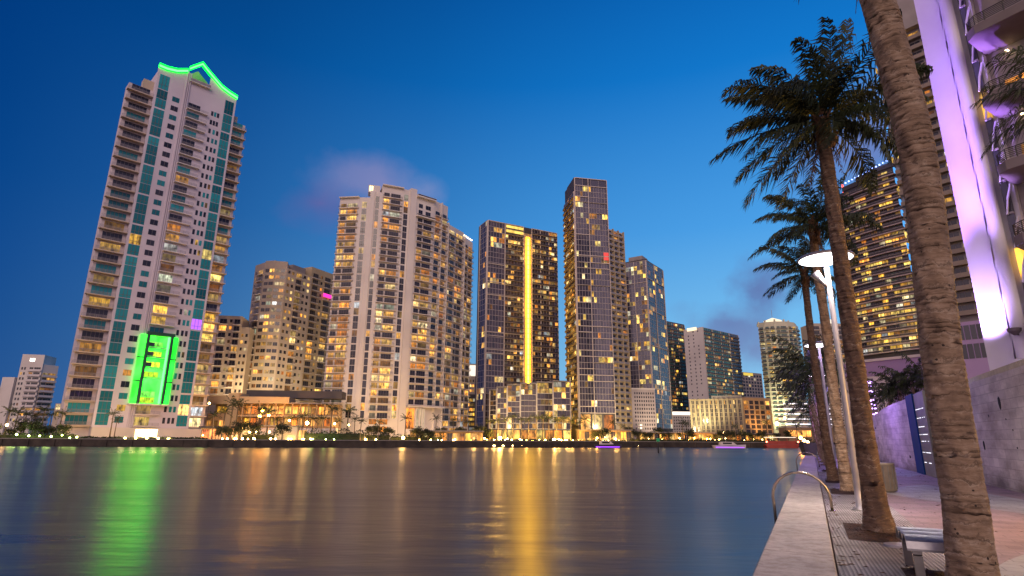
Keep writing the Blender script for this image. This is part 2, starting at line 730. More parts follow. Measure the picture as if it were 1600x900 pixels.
mb = MB()
for (a, b_) in zip(SHORE[:-1], SHORE[1:]):
    a, b_ = Vector(a), Vector(b_)
    F = Fr(a, math.degrees(math.atan2(b_.x - a.x, b_.y - a.y)))
    L = (b_ - a).length
    F.box(mb, 0, L, WATER_Z - .4, BANK_Z + .05, .02, .5, SEAW)
    F.box(mb, 0, L, BANK_Z + .06, BANK_Z + .22, -.2, .62, GREY)
    k = int(L / 6)
    for i in range(k):
        F.box(mb, L * i / k, L * i / k + .4, WATER_Z - .3, BANK_Z, .51, .72, SEAW)
o = mesh_obj('sea_wall', mb, None, (-60, 165, 0))
tag(o, 'dark concrete sea wall along the far bank below the towers', 'sea wall')

# promenade land
m, nt, p = new_mat('promenade_paving')
g = nt.nodes.new('ShaderNodeNewGeometry')
rot = nt.nodes.new('ShaderNodeMapping')
rot.vector_type = 'POINT'
rot.inputs['Rotation'].default_value = (0, 0, UA)           # x -> d, y -> s
nt.links.new(g.outputs['Position'], rot.inputs[0])
sx = nt.nodes.new('ShaderNodeSeparateXYZ')
nt.links.new(rot.outputs[0], sx.inputs[0])


def mth(nt, op, a, b=None, clamp=False):
    n = nt.nodes.new('ShaderNodeMath')
    n.operation = op
    n.use_clamp = clamp
    for i, q in enumerate((a, b)):
        if q is None:
            continue
        if isinstance(q, (int, float)):
            n.inputs[i].default_value = q
        else:
            nt.links.new(q, n.inputs[i])
    return n.outputs[0]


def mixc(nt, fac, a, b):
    n = nt.nodes.new('ShaderNodeMix')
    n.data_type = 'RGBA'
    if isinstance(fac, (int, float)):
        n.inputs[0].default_value = fac
    else:
        nt.links.new(fac, n.inputs[0])
    for i, q in ((6, a), (7, b)):
        if isinstance(q, tuple):
            n.inputs[i].default_value = (*q, 1)
        else:
            nt.links.new(q, n.inputs[i])
    return n.outputs[2]


dd, ss = sx.outputs[0], sx.outputs[1]
# sweeping pink and cream areas
wv = mth(nt, 'ADD', 3.1, mth(nt, 'MULTIPLY', mth(nt, 'SINE', mth(nt, 'MULTIPLY', mth(nt, 'ADD', ss, 1.5), .46)), 1.35))
wv2 = mth(nt, 'ADD', 4.3, mth(nt, 'MULTIPLY', mth(nt, 'SINE', mth(nt, 'MULTIPLY', mth(nt, 'ADD', ss, 4.5), .33)), 1.0))
inA = mth(nt, 'GREATER_THAN', dd, wv)
inB = mth(nt, 'GREATER_THAN', dd, wv2)
band = mth(nt, 'SUBTRACT', inA, inB, True)
br = nt.nodes.new('ShaderNodeTexBrick')
br.inputs['Scale'].default_value = 1
br.inputs['Brick Width'].default_value = .5
br.inputs['Row Height'].default_value = .25
br.inputs['Mortar Size'].default_value = .008
br.inputs['Color1'].default_value = (1, 1, 1, 1)
br.inputs['Color2'].default_value = (.84, .84, .84, 1)
br.inputs['Mortar'].default_value = (.55, .55, .55, 1)
nt.links.new(rot.outputs[0], br.inputs['Vector'])
ns = nt.nodes.new('ShaderNodeTexNoise')
ns.inputs['Scale'].default_value = 1.7
ns.inputs['Detail'].default_value = 6
nt.links.new(g.outputs['Position'], ns.inputs['Vector'])
col = mixc(nt, band, (.42, .285, .285), (.52, .49, .48))
mul = nt.nodes.new('ShaderNodeMix')
mul.data_type = 'RGBA'
mul.blend_type = 'MULTIPLY'
mul.inputs[0].default_value = 1
nt.links.new(col, mul.inputs[6])
nt.links.new(br.outputs['Color'], mul.inputs[7])
mul2 = nt.nodes.new('ShaderNodeMix')
mul2.data_type = 'RGBA'
mul2.blend_type = 'MULTIPLY'
mul2.inputs[0].default_value = .55
nt.links.new(mul.outputs[2], mul2.inputs[6])
nt.links.new(ns.outputs['Fac'], mul2.inputs[7])
nt.links.new(mul2.outputs[2], p.inputs['Base Color'])
p.inputs['Roughness'].default_value = .6
bp = nt.nodes.new('ShaderNodeBump')
bp.inputs['Strength'].default_value = .4
bp.inputs['Distance'].default_value = .01
nt.links.new(br.outputs['Fac'], bp.inputs['Height'])
bp.invert = True
nt.links.new(bp.outputs[0], p.inputs['Normal'])
PAVE = m

m, nt, p = new_mat('ribbed_paving')
g = nt.nodes.new('ShaderNodeNewGeometry')
rot = nt.nodes.new('ShaderNodeMapping')
rot.inputs['Rotation'].default_value = (0, 0, UA - math.radians(2.2))
nt.links.new(g.outputs['Position'], rot.inputs[0])
sx = nt.nodes.new('ShaderNodeSeparateXYZ')
nt.links.new(rot.outputs[0], sx.inputs[0])
fr = mth(nt, 'FRACT', mth(nt, 'MULTIPLY', sx.outputs[0], 20))
tri = mth(nt, 'ABSOLUTE', mth(nt, 'SUBTRACT', fr, .5))
rib = mth(nt, 'MULTIPLY', mth(nt, 'SUBTRACT', tri, .22), 9, True)
ns = nt.nodes.new('ShaderNodeTexNoise')
ns.inputs['Scale'].default_value = 1.2
ns.inputs['Detail'].default_value = 7
nt.links.new(g.outputs['Position'], ns.inputs['Vector'])
stain = nt.nodes.new('ShaderNodeValToRGB')
stain.color_ramp.elements[0].position = .3
stain.color_ramp.elements[1].position = .7
stain.color_ramp.elements[0].color = (.24, .21, .20, 1)
stain.color_ramp.elements[1].color = (.40, .36, .34, 1)
nt.links.new(ns.outputs['Fac'], stain.inputs[0])
colr = mixc(nt, rib, stain.outputs[0], (.17, .15, .15))
fs = mth(nt, 'FRACT', mth(nt, 'MULTIPLY', sx.outputs[1], .28))
jt = mth(nt, 'LESS_THAN', fs, .008)
colr = mixc(nt, jt, colr, (.1, .09, .09))
nt.links.new(colr, p.inputs['Base Color'])
p.inputs['Roughness'].default_value = .7
bp = nt.nodes.new('ShaderNodeBump')
bp.inputs['Strength'].default_value = .8
bp.inputs['Distance'].default_value = .015
bp.invert = True
nt.links.new(rib, bp.inputs['Height'])
nt.links.new(bp.outputs[0], p.inputs['Normal'])
RIB = m

CONC = mat('pale_coping_concrete', (.54, .48, .42), (.38, .335, .295), 1.1, .75, 0, .35, 25, 7)
CONCD = mat('stained_concrete', (.22, .19, .17), (.12, .10, .09), 1.5, .85, 0, .4, 9)


def weather(m_, scale, lo, strength):
    """old stains and grime over a mottled surface"""
    nt = m_.node_tree
    p = nt.nodes['Principled BSDF']
    src = p.inputs['Base Color'].links[0].from_socket
    g = nt.nodes.new('ShaderNodeNewGeometry')
    n1 = nt.nodes.new('ShaderNodeTexNoise')
    n1.inputs['Scale'].default_value = scale
    n1.inputs['Detail'].default_value = 9
    n1.inputs['Roughness'].default_value = .7
    nt.links.new(g.outputs['Position'], n1.inputs['Vector'])
    v = nt.nodes.new('ShaderNodeTexVoronoi')
    v.inputs['Scale'].default_value = scale * 5
    nt.links.new(g.outputs['Position'], v.inputs['Vector'])
    r = nt.nodes.new('ShaderNodeValToRGB')
    r.color_ramp.elements[0].position, r.color_ramp.elements[1].position = .38, .56
    r.color_ramp.elements[0].color = (*lo, 1)
    r.color_ramp.elements[1].color = (1, 1, 1, 1)
    nt.links.new(n1.outputs['Fac'], r.inputs[0])
    spot = mth(nt, 'LESS_THAN', v.outputs['Distance'], .09)
    x = nt.nodes.new('ShaderNodeMix')
    x.data_type, x.blend_type = 'RGBA', 'MULTIPLY'
    x.inputs[0].default_value = strength
    nt.links.new(src, x.inputs[6])
    nt.links.new(r.outputs[0], x.inputs[7])
    nt.links.new(mixc(nt, mth(nt, 'MULTIPLY', spot, .45), x.outputs[2], (.12, .10, .09)), p.inputs['Base Color'])


weather(CONC, 5, (.60, .56, .52), .75)
weather(RIB, 1.1, (.5, .47, .46), .8)
weather(PAVE, .9, (.58, .55, .55), .8)


def sdbox(mb, s0, s1, d0, d1, z0, z1, m_):
    mb.hexa([sd(s0, d0, z0), sd(s0, d1, z0), sd(s1, d1, z0), sd(s1, d0, z0)],
            [sd(s0, d0, z1), sd(s0, d1, z1), sd(s1, d1, z1), sd(s1, d0, z1)], m_)


PROM_END = 232
mb = MB()
sdbox(mb, -60, PROM_END, .12, 260, WATER_Z - .5, WALK_Z - .01, PAVE)
structure('promenade', mb)
mb = MB()
# walkway of ribbed slabs, left open round the tree pits
PITS = [(7.2, 9.2, .82, 1.92), (11.3, 13.45, .36, 1.42), (20.3, 22.3, .36, 1.36), (25.3, 27.2, .3, 1.2), (34, 35.8, .3, 1.3),
        (42, 43.6, .3, 1.2), (47.6, 49.2, .3, 1.2), (54.4, 56, .3, 1.2), (61, 62.6, .3, 1.2), (70, 71.6, .3, 1.2)]
RB = 1.55
s = -30.
for (a, b_, c, e) in PITS:
    e2 = min(e, RB)
    sdbox(mb, s, a, .12, RB, WALK_Z - .009, WALK_Z, RIB)
    sdbox(mb, a, b_, .12, c, WALK_Z - .009, WALK_Z, RIB)
    if e2 < RB:
        sdbox(mb, a, b_, e2, RB, WALK_Z - .009, WALK_Z, RIB)
    s = b_
sdbox(mb, s, PROM_END, .12, RB, WALK_Z - .009, WALK_Z, RIB)
structure('walkway', mb)
# coping of the sea wall in cast lengths
mb = MB()
edges = [-12, -5, .5, 6.1, 9.35, 14.2, 19.6, 25.1, 30.7, 36.2, 41.6, 47, 53, 60, 70, 82, 98, 120, 150, 190, PROM_END]
for a, b_ in zip(edges[:-1], edges[1:]):
    g_ = .012
    top = [(-.80, -.20), (-.78, -.02), (-.76, 0), (.075, 0), (.095, -.02), (.1, -.06), (.1, -.3), (-.80, -.3)]
    mb.prism([sd(a + g_, d, z) for d, z in top], [sd(b_ - g_, d, z) for d, z in top], CONC)
sdbox(mb, -12, PROM_END, -.72, .08, WATER_Z - .5, -.305, CONCD)
o = mesh_obj('sea_wall', mb, None, sd(10, -.4, -.3))
tag(o, 'pale concrete coping wall between the water and the ribbed walkway', 'sea wall')

MULCH = mat('bark_mulch', (.075, .030, .018), (.02, .009, .007), 9, .95, 0, 1, 30, 8)
for i, (a, b_, c, e) in enumerate(PITS):
    mb = MB()
    n_s, n_d = 14, 9
    r_ = random.Random(i)
    P_ = [[sd(a + (b_ - a) * x / n_s, c + (e - c) * y / n_d, WALK_Z + .012 + r_.uniform(-.012, .03) * (0 < x < n_s and 0 < y < n_d)) for y in range(n_d + 1)] for x in range(n_s + 1)]
    for x in range(n_s):
        for y in range(n_d):
            mb.face([P_[x][y], P_[x][y + 1], P_[x + 1][y + 1], P_[x + 1][y]], MULCH)
    for _ in range(140):
        x, y = r_.uniform(a + .05, b_ - .05), r_.uniform(c + .05, e - .05)
        q, w = r_.uniform(0, 6.3), r_.uniform(.02, .055)
        z = WALK_Z + .035
        mb.face([sd(x + math.cos(q + k) * w, y + math.sin(q + k) * w * .6, z + r_.uniform(0, .02)) for k in (0, 1.2, 3.1, 4.4)], MULCH)
    structure('mulch_bed', mb)

# ================================================================== towers
S = 'building'
# ---- white tower with green roofline
o1 = at_depth(190, 400, 170)
b = Building('apartment_tower', 'white condo tower with teal glass bays and glowing green roofline, tallest on the left', o1)
F = Fr((o1.x, o1.y), 44)
W = b.mb('wall')
PT, Z0 = 3.5, 4.2
F.box(W, .5, 26.4, .3, 123, -26, 0, LAVW)
crown = [F.uz(*q) for q in ((250, 99), (262, 104), (277, 107.5), (294, 107.5), (297, 104), (308, 100), (317, 97), (324, 106), (334, 118), (347, 133), (360, 143), (371, 150))]
crown[0] = (.4, crown[0][1])
crown[-1] = (26.5, crown[-1][1])
# gable wall above the roof slab, open behind the top balcony
left_c = [c for c in crown if c[0] < 9.7]
right_c = [c for c in crown if c[0] > 16.6]
F.poly(W, [(.5, 123.01)] + [(u, z - 1.6) for u, z in left_c] + [(9.7, 127), (9.7, 123.01)], -1, -.003, LAVW)
F.poly(W, [(16.9, 123.01), (16.9, 128.2)] + [(u, z - 1.6) for u, z in right_c] + [(26.4, 123.01)], -1, -.003, LAVW)
F.poly(W, [(9.7, 123.01), (9.7, 127.4), (13.3, 131), (16.9, 128)] + [(16.9, 123.01)], -5, -4, GREY)
WING = mat('wing_stucco', (.64, .56, .56), (.54, .47, .48), .1, .8)
F.box(W, -6.6, .49, .3, 115.5, -6.5, -1.9, WING)
F.box(W, -2.6, .49, 115.51, 119.5, -6, -3.0, CREAM)
F.box(W, 26.41, 31.4, .3, 115.5, -24, -1.9, WING)
F.box(W, 26.41, 29.0, 115.51, 119, -20, -4, CREAM)
# fluted ribs beside the middle bay
for u in (9.2, 9.75, 10.3):
    F.box(W, u, u + .3, .3, 126.5, .003, .35, LAVW)
F.box(W, .5, 31, .3, 3.6, .003, 1.2, WHITE)
G = b.mb('roof_light_band')
GREENL = glow('green_neon', (.0, 1, .02), 5)
GREENW = glow('green_white_tube', (.06, 1, .09), 6)
for (ua, za), (ub, zb) in zip(crown[:-1], crown[1:]):
    if ub - ua < .8 and ua < 9.9 and ua > 8.9:
        continue
    F.poly(G, [(ua, za - 1.5), (ub, zb - 1.5), (ub, zb), (ua, za)], -.6, .5, GREENL)
    F.poly(G, [(ua, za - 1.45), (ub, zb - 1.45), (ub, zb - .75), (ua, za - .75)], .503, .62, GREENW)
N1 = 32
for k in range(N1):
    z = Z0 + k * PT
    # left and right balcony bays, slabs curved at the right
    for (ua, ub, left) in ((-6.9, .45, True), (26.45, 31.6, False)):
        p_l = .32 if z < 75 else .07
        w = ub - ua
        FB = Fr(F.end(0) - F.n * 1.9, 44)
        mlit = pick(p_l if left else p_l * 1.8, DARK if RND.random() < .4 else TEAL, LITY)
        if ub > 10:
            b.win(FB, ua + .4, ub - 1.2, z + .1, z + 2.75, mlit)
            b.bal(FB, ua, ub - .1, z, 1.75, mat('warm_slab', (.58, .47, .40), (.5, .40, .34), .2, .8), RAILL, .34, .9, 'bars')
        else:
            b.win(FB, ua + 1.2, ub - .9, z + .1, z + 2.75, mlit)
            b.bal(FB, ua - .2, ub - .02, z, 1.75, MATS['warm_slab'] if 'warm_slab' in MATS else mat('warm_slab', (.58, .47, .40), (.5, .40, .34), .2, .8), RAILL, .34, .9, 'bars')
    # glass bays in groups of three floors
    top = .55 if k % 3 == 2 else .1
    if z < 122:
        b.win(F, 1.2, 4.3, z + .05, z + PT - top, pick(.05 if z < 80 else .0, TEAL, LITY))
        mR = pick(.06 if z < 90 else .0, TEAL, LITY)
        if k == 9:
            mR = LITPURPLE
        b.win(F, 22.7, 25.7, z + .05, z + PT - top, mR)
        b.win(F, 5.9, 8.1, z + .8, z + 2.6, pick(.05, TEAL if RND.random() < .55 else DARK, LITY))
        if not (9.5 < z < 31):
            b.win(F, 18.6, 19.35, z + .8, z + 2.6, pick(.03, DARK, LITY))
        for u in (20.0, 21.2) if z < 108 else (19.6, 20.6):
            b.win(F, u, u + .75, z + .8, z + 2.6, pick(.06, DARK if RND.random() < .6 else TEAL, LITY))
        if not (9.5 < z < 31):
            lm = pick(.34 if z < 90 else .05, TEAL if RND.random() < .35 else DARK, LITY)
            b.win(F, 11.0, 14.9, z + .1, z + 2.6, lm)
            b.bal(F, 10.6, 17.4, z, 1.3, SLAB, RAILL, .28, .9, 'bars')
# top balconies under the gable
b.bal(F, 10.2, 16.9, 123.3, 1.3, SLAB, RAILL, .28, 1, 'panel')
b.win(F, 10.8, 15.9, 123.4, 126, DARK, -3.9, -4.2)
for u in (1.2, 22.7):
    b.win(F, u, u + 3, 116.4, 121.8, TEAL)
# green lit atrium
A = b.mb('atrium_frame')
DG = mat('dark_green_frame', (.02, .09, .06), (.015, .06, .04), 1, .5)
for u in (10.3, 16.9):
    F.box(A, u, u + .75, 10.9, 32.6, 1.4, 2.1, DG)
F.box(A, 10.1, 17.9, 32.0, 33.0, 1.3, 2.2, DG)
for z in (17.5, 24.7):
    F.box(A, 8.6, 10.2, z, z + .35, .9, 1.6, DG)
    F.box(A, 17.7, 19.3, z, z + .35, .9, 1.6, DG)
F.box(A, 8.4, 19.4, 10.3, 10.8, .01, 2.2, WHITE)
GRM = lit('green_atrium_wall', [(0, (.004, .9, .02)), (1, (.03, 1, .03))], 3.0, 4.4, .7, .3)
GRY = lit('green_lit_room', [(0, (.45, 1, .02)), (.5, (.9, .95, .04)), (1, (.1, 1, .10))], .9, 2.0, .8, .9)
AT = b.mb('atrium_glow')
F.box(AT, 11.06, 16.88, 11, 31.9, .02, .5, GRM)
F.box(AT, 8.7, 10.28, 10.9, 32, .02, 1.2, GRM)
F.box(AT, 17.66, 19.2, 10.9, 32, .02, 1.2, GRM)
F.box(AT, 16.4, 16.86, 11, 31.9, .51, 1.2, GREENW)
for z in (28.3, 25.3, 22.0, 18.9, 12.9, 11.1):
    b.win(F, 11.3, 15.2, z, z + 1.7, GRY, .6, .505)
for z, mm in ((25.3, BLUEG), (22, BRONZE), (28.3, BLUEG)):
    b.win(F, 11.4, 12.9, z + .1, z + 1.5, mm, .66, .61)
for z in (27.9, 24.9, 21.6, 18.4):
    b.bal(F, 11.1, 16.3, z, .5, GRM, RAILL, .2, .5, 'panel', .51)
# bright entrance
E_ = b.mb('entrance')
F.box(E_, 11.5, 17.4, .4, 3.2, 1.21, 1.3, glow('entrance_glow', (1, .75, .32), 5))
b.finish()

# ---- small white block far left
ob = at_depth(23, 610, 330)
b = Building('hotel_block', 'small white terraced block with a bright oval light near its roof, far left', ob)
F = Fr((ob.x, ob.y), 75)
W = b.mb('wall')
F.box(W, 0, 11, .3, 46.5, -14, 0, WHITE)
F2 = Fr(F.end(11), 20)
F2.box(W, 0.01, 9, .3, 41, -10.5, -.5, WHITE)
F3 = Fr(F.end(-16), 88)
F3.box(W, -14, 8.5, .3, 27, -12, -1, WHITE)
F3.box(W, 8.51, 15.3, .3, 33, -12, -2, WHITE)
F.box(b.mb('oval_light'), 4.2, 6.5, 42.6, 44.2, .01, .12, glow('oval_lamp', (1, .9, .75), 5))
columns(b, F, 8, 11, 2.9, [('win', .8, 1.6, .2, .7), ('win', 2.2, 3.0, .2, .7)], .18)
columns(b, F, 8, 11, 2.9, [('bal', 4.4, 10.9, .9, 'solid')], .04)
columns(b, F2, 8, 10, 2.9, [('bal', 0.5, 8.5, 1, 'solid')], .2)
columns(b, F3, 3, 8, 3, [('bal', -13, -5, 1.2, 'solid'), ('bal', -3, 6, 1.2, 'solid')], .2)
b.finish(60, 60)
ob = at_depth(85, 640, 300)
b = Building('villa', 'low cream house with warm lit arches between the small block and the tall white tower', ob)
F = Fr((ob.x, ob.y), 88)
F.box(b.mb('wall'), 0, 14, .3, 17, -8, 0, CREAM)
F.box(b.mb('wall'), 9, 13, 17.01, 21, -7, -1, CREAM)
for z in (10.5, 14):
    for i in range(5):
        b.win(F, .6 + i * 2.6, 2.6 + i * 2.6, z, z + 2.4, LIT if RND.random() < .8 else DARK)
b.win(F, 10, 12, 18, 20, LIT, -.94, -1.02)
b.finish()

# ---- beige tower with rounded corner
ob = at_depth(376, 600, 250)
b = Building('apartment_tower', 'beige apartment tower with rounded corner bays above the orange lit terraces', ob)
P2_, z2, n2_ = 3.0, 17.5, 19
FA = Fr((ob.x, ob.y), 128)
FB = Fr(FA.end(8.7), 100)
FC = Fr(FB.end(5), 75)
FD = Fr(FC.end(5), 25)
W = b.mb('wall')
FA.box(W, 0, 8.7, .3, 77, -11, 0, CREAM)
FB.box(W, 0, 5, .3, 77.6, -11, 0, CREAM)
FC.box(W, 0, 5, .3, 77.4, -11, 0, CREAM)
FD.box(W, 0, 15.5, .3, 74.5, -14, 0, CREAM)
FE = Fr(FD.end(15.5) + FD.n * -.7, 25)
FE.box(W, .01, 15, .3, 79.5, -14, 0, SAND)
FD.box(W, 6, 14, 74.51, 78.2, -10, -3, GREY)
columns(b, FA, z2, n2_, P2_, [('win', .8, 2.0, .25, .72), ('bal', 3.2, 8.2, 1.1)], .32)
columns(b, FB, z2, n2_, P2_, [('win', .4, 2.2, .25, .75), ('win', 2.6, 4.7, .25, .75)], .42)
columns(b, FC, z2, n2_, P2_, [('win', .4, 2.2, .25, .75), ('win', 2.6, 4.4, .25, .75)], .36)
columns(b, FD, z2, n2_, P2_, [('win', .9, 2.1, .25, .7), ('win', 3.2, 4.4, .25, .7), ('bal', 5.4, 9.4, .9), ('win', 10.3, 11.5, .25, .7), ('win', 12.8, 14.0, .25, .7)], .3)
columns(b, FE, z2, n2_ + 1, P2_, [('bal', .8, 5.2, .9), ('win', 6.4, 7.6, .25, .7), ('bal', 8.6, 13.6, .9)], .22)
ob_ = b.mb('corner_light')
FE.box(ob_, 7.9, 14.2, 66.6, 68.4, .95, 1.05, LITPINK)
FD.box(b.mb('beacon'), 1, 1.3, 74.51, 76.4, -2, -1.7, GREY)
b.finish()

# ---- lower beige wing
ob = at_depth(326, 600, 235)
b = Building('apartment_tower', 'low beige apartment block half hidden behind the tall white tower with green roofline', ob)
F = Fr((ob.x, ob.y), 80)
F.box(b.mb('wall'), 0, 9.5, .3, 50.5, -12, 0, CREAM)
F.box(b.mb('wall'), 9.51, 13, .3, 46, -12, -.8, CREAM)
columns(b, F, 15, 12, 2.9, [('bal', .5, 4.2, 1), ('win', 4.9, 5.9, .25, .7), ('bal', 6.4, 9.3, 1)], .2)
F2 = Fr(F.end(0) - F.n * .8, 80)
columns(b, F2, 15, 10, 2.9, [('win', 9.9, 10.7, .25, .7), ('win', 11.5, 12.4, .25, .7)], .2)
b.finish()

# ---- white curved tower
ob = at_depth(505, 607, 230)
b = Building('apartment_tower', 'broad white curved condo tower with rows of dark railed balconies, left of centre', ob)
PT3, z3 = 2.95, 8.5
segs = [(97, 8.9, 101.6, 'A'), (88, 4.4, 101.9, 'B'), (80, 2.0, 104.5, 'C'), (75, 3.0, 104.8, 'D'), (66, 9.2, 108.0, 'E'), (60, 3.0, 108.3, 'G'),
        (55, 3.6, 109, 'H'), (50, 9.3, 107.6, 'I'), (36, 9.1, 107.0, 'J'), (28, 14.2, 98.6, 'K'), (24, 9.6, 96.5, 'L')]
W = b.mb('wall')
org = Vector((ob.x, ob.y))
for az, ln, top, kind in segs:
    F = Fr(org, az)
    F.box(W, 0, ln, .3, top, -9.5, 0, WHITE)
    nf = int((top - 1.5 - z3) / PT3)
    if kind == 'A':
        columns(b, F, z3, nf, PT3, [('bal', .15, 8.8, 1.2)], .42)
        F.box(W, 0, 8.9, top + .003, top + .4, -3, 1.3, WHITE)
    elif kind == 'B':
        columns(b, F, z3, nf, PT3, [('strip', 1.2, 3.2, 2)], .3)
    elif kind == 'C':
        F.box(W, .2, 1.9, .3, top + .5, .003, .5, WHITE)
    elif kind == 'D':
        columns(b, F, z3, nf, PT3, [('strip', .4, 1.9, 3)], .14)
        F.box(W, -3, 2, top + .004, top + 3.4, -6, -1, WHITE)
        b.win(F, -2.6, -1.0, top + .5, top + 3.0, glow('roof_room', (1, .75, .35), 2.6), -.95, -1.02)
    elif kind == 'E':
        columns(b, F, z3, nf, PT3, [('bal', .3, 8.9, 1.2)], .42)
        F.box(W, 0, 9.2, top + .003, top + .5, -4, 1.25, WHITE)
    elif kind == 'G':
        columns(b, F, z3, nf, PT3, [('strip', .6, 2.4, 2)], .28)
    elif kind == 'H':
        F.box(W, .3, 3.3, .3, top + .3, .003, .6, WHITE)
    elif kind == 'I':
        columns(b, F, z3 + 2 * PT3, nf - 5, PT3, [('bal', .4, 9.0, 1.3)], .36)
        columns(b, F, z3 + (nf - 3) * PT3 + 1, 2, PT3, [('win', 1.2, 3.2, .1, .75), ('win', 4.8, 7.4, .1, .75)], 0)
        zt = z3 + (nf - 3) * PT3
        b.bal(F, -.3, 9.3, zt, 1.7, WHITE, RAILD, .5, .6, 'panel')
        b.bal(F, -.3, 9.3, top - 1.2, 1.7, WHITE, RAILD, .5, .6, 'panel')
        b.win(F, .3, 4, 4.6, 12.8, LITORANGE)
        b.win(F, 4.4, 8.8, 4.6, 12.8, lit('lobby_pale', [(0, (1, .7, .4)), (1, (1, .8, .55))], .5, 1.1, .4, .3))
        for u in (4.0, 5.9, 7.2):
            F.box(b.mb('column'), u, u + .5, 3.4, 13.2, .5, 1.0, WHITE)
        F.box(b.mb('canopy'), -.2, 18, 13.3, 13.9, .02, 1.9, WHITE)
        F.box(b.mb('terrace'), -.4, 22, 2.4, 3.3, .02, 2.5, WHITE)
    elif kind == 'J':
        columns(b, F, z3 + 2 * PT3, nf - 2, PT3, [('bal', .5, 4.2, 1.1), ('bal', 4.9, 8.8, 1.1)], .34)
        F.box(W, 4.3, 4.8, .3, top + .2, .003, .9, WHITE)
    else:
        cols = [('bal', .6, ln * .48, 1.1), ('bal', ln * .52, ln - .5, 1.1)]
        columns(b, F, z3, nf, PT3, cols, .34)
        F.box(W, -.1, .4, .3, top + .2, .003, 1.0, WHITE)
    for zz in ((z3 - 5.2, z3 - 2.3)):
        if kind in 'AEKL':
            b.win(F, ln * .1, ln * .42, zz, zz + 2.1, pick(.6, DARK))
            b.win(F, ln * .52, ln * .9, zz, zz + 2.1, pick(.6, DARK))
    org = F.end(ln)
# curved parapet
for az, ln, top, kind in segs[5:9]:
    pass
L3 = b.mb('roof_lamp')
F = Fr(org - Vector((math.sin(math.radians(24)), math.cos(math.radians(24)))) * 9.6, 24)
for i in range(5):
    F.box(L3, .4 + i * 1.9, .9 + i * 1.9, 97.2, 97.8, -.4, .3, glow('roof_lamp_glow', (1, .75, .4), 4) if i == 0 else MATS['roof_lamp_glow'])
b.finish()

# ---- white glow building in the gap
ob = at_depth(716, 640, 400)
b = Building('office_building', 'pale building with bright white top in the gap beside the gold striped tower', ob)
F = Fr((ob.x, ob.y), 85)
F.box(b.mb('wall'), 0, 15, .3, 51.5, -10, 0, CREAM)
F.box(b.mb('wall'), 0, 15, .3, 30, .003, 5, DARKW)
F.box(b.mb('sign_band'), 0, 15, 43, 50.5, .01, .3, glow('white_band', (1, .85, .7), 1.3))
for k in range(7):
    for i in range(6):
        b.win(F, .4 + i * 2.4, 2.5 + i * 2.4, 6 + k * 3.2, 7.9 + k * 3.2, pick(.7, GREENG, LITY), 5.06, 4.98)
for k in range(3):
    for i in range(8):
        b.win(F, .4 + i * 1.8, 1.4 + i * 1.8, 32 + k * 3.4, 33.6 + k * 3.4, pick(.5, DARK))
b.finish()


# ---- curtain wall towers
def curtain(b, F, u0, u1, z0, z1, ncol, nfl, gl=None, lit_p=.06, major=None, bal=None, litm=None, mull=MULL, slab_every=1, n=0, frame=FRAME):
    """glass cells between mullions; major: columns where a pale frame line runs; bal: columns with balcony slabs"""
    gl = gl or BRONZE
    w, h = (u1 - u0) / ncol, (z1 - z0) / nfl
    G = b.mb('mullion_grid')
    b.bars = False
    for i in range(ncol + 1):
        u = u0 + i * w
        if major and i in major:
            F.box(G, u - .22, u + .22, z0, z1, n + .003, n + .5, frame)
        else:
            F.box(G, u - .075, u + .075, z0, z1, n + .004, n + .14, mull)
    for k in range(nfl + 1):
        z = z0 + k * h
        F.box(G, u0, u1, z - .12, z + .12, n + .002, n + .20, mull)
    run = 0
    for k in range(nfl):
        i = 0
        while i < ncol:
            m_ = pick(lit_p, gl, litm)
            span = 1
            if m_ is not gl and RND.random() < .6:
                span = min(RND.choice((1, 2, 2, 3)), ncol - i)
            for q in range(span):
                b.win(F, u0 + (i + q) * w + .07, u0 + (i + q + 1) * w - .07, z0 + k * h + .16, z0 + (k + 1) * h - .16, m_, n + .06, n - .02)
            i += span
        if bal:
            for (a, c, d) in bal:
                b.bal(F, u0 + a * w, u0 + c * w, z0 + k * h, d, BROWNSLAB, RAILD, .3, .8, 'panel', n)


def frame_lines(b, F, u0, u1, z0, z1, us, zs, n=.0, m_=FRAME):
    """irregular pale frame of long lines over the glass; zs: (z, ua, ub)"""
    G = b.mb('facade_frame')
    for u in us:
        F.box(G, u - .2, u + .2, z0, z1, n + .17, n + .60, m_)
    for z, a, c in zs:
        F.box(G, a + .2, c - .2, z - .2, z + .2, n + .17, n + .58, m_)


# ---- dark tower with gold light strip
ob = at_depth(745, 620, 330)
b = Building('glass_tower', 'dark glass tower split by a vertical gold strip of light', ob)
FL = Fr((ob.x, ob.y), 152.5)
FR = Fr(FL.end(10.4), 62.5)
W = b.mb('wall')
FL.box(W, 0, 9.9, .3, 128.3, -14, 0, DARKW)
FR.box(W, 0.02, 48.8, .3, 128.0, -13, 0, DARKW)
curtain(b, FL, 0.1, 10.3, 6, 127.9, 4, 38, BLUEG, .06, {0, 4})
nf = 38
curtain(b, FR, .2, 11.6, 6, 127.6, 6, nf, BRONZE, .10, {0, 6})
curtain(b, FR, 11.8, 24.2, 6, 127.6, 6, nf, BRONZE, .13, {6}, [(0, 6, .9)])
curtain(b, FR, 30.4, 48.6, 6, 127.6, 9, nf, BRONZE, .15, {3, 6, 9}, [(0, 3, .9), (3.02, 6, .9), (6.02, 9, .9)])
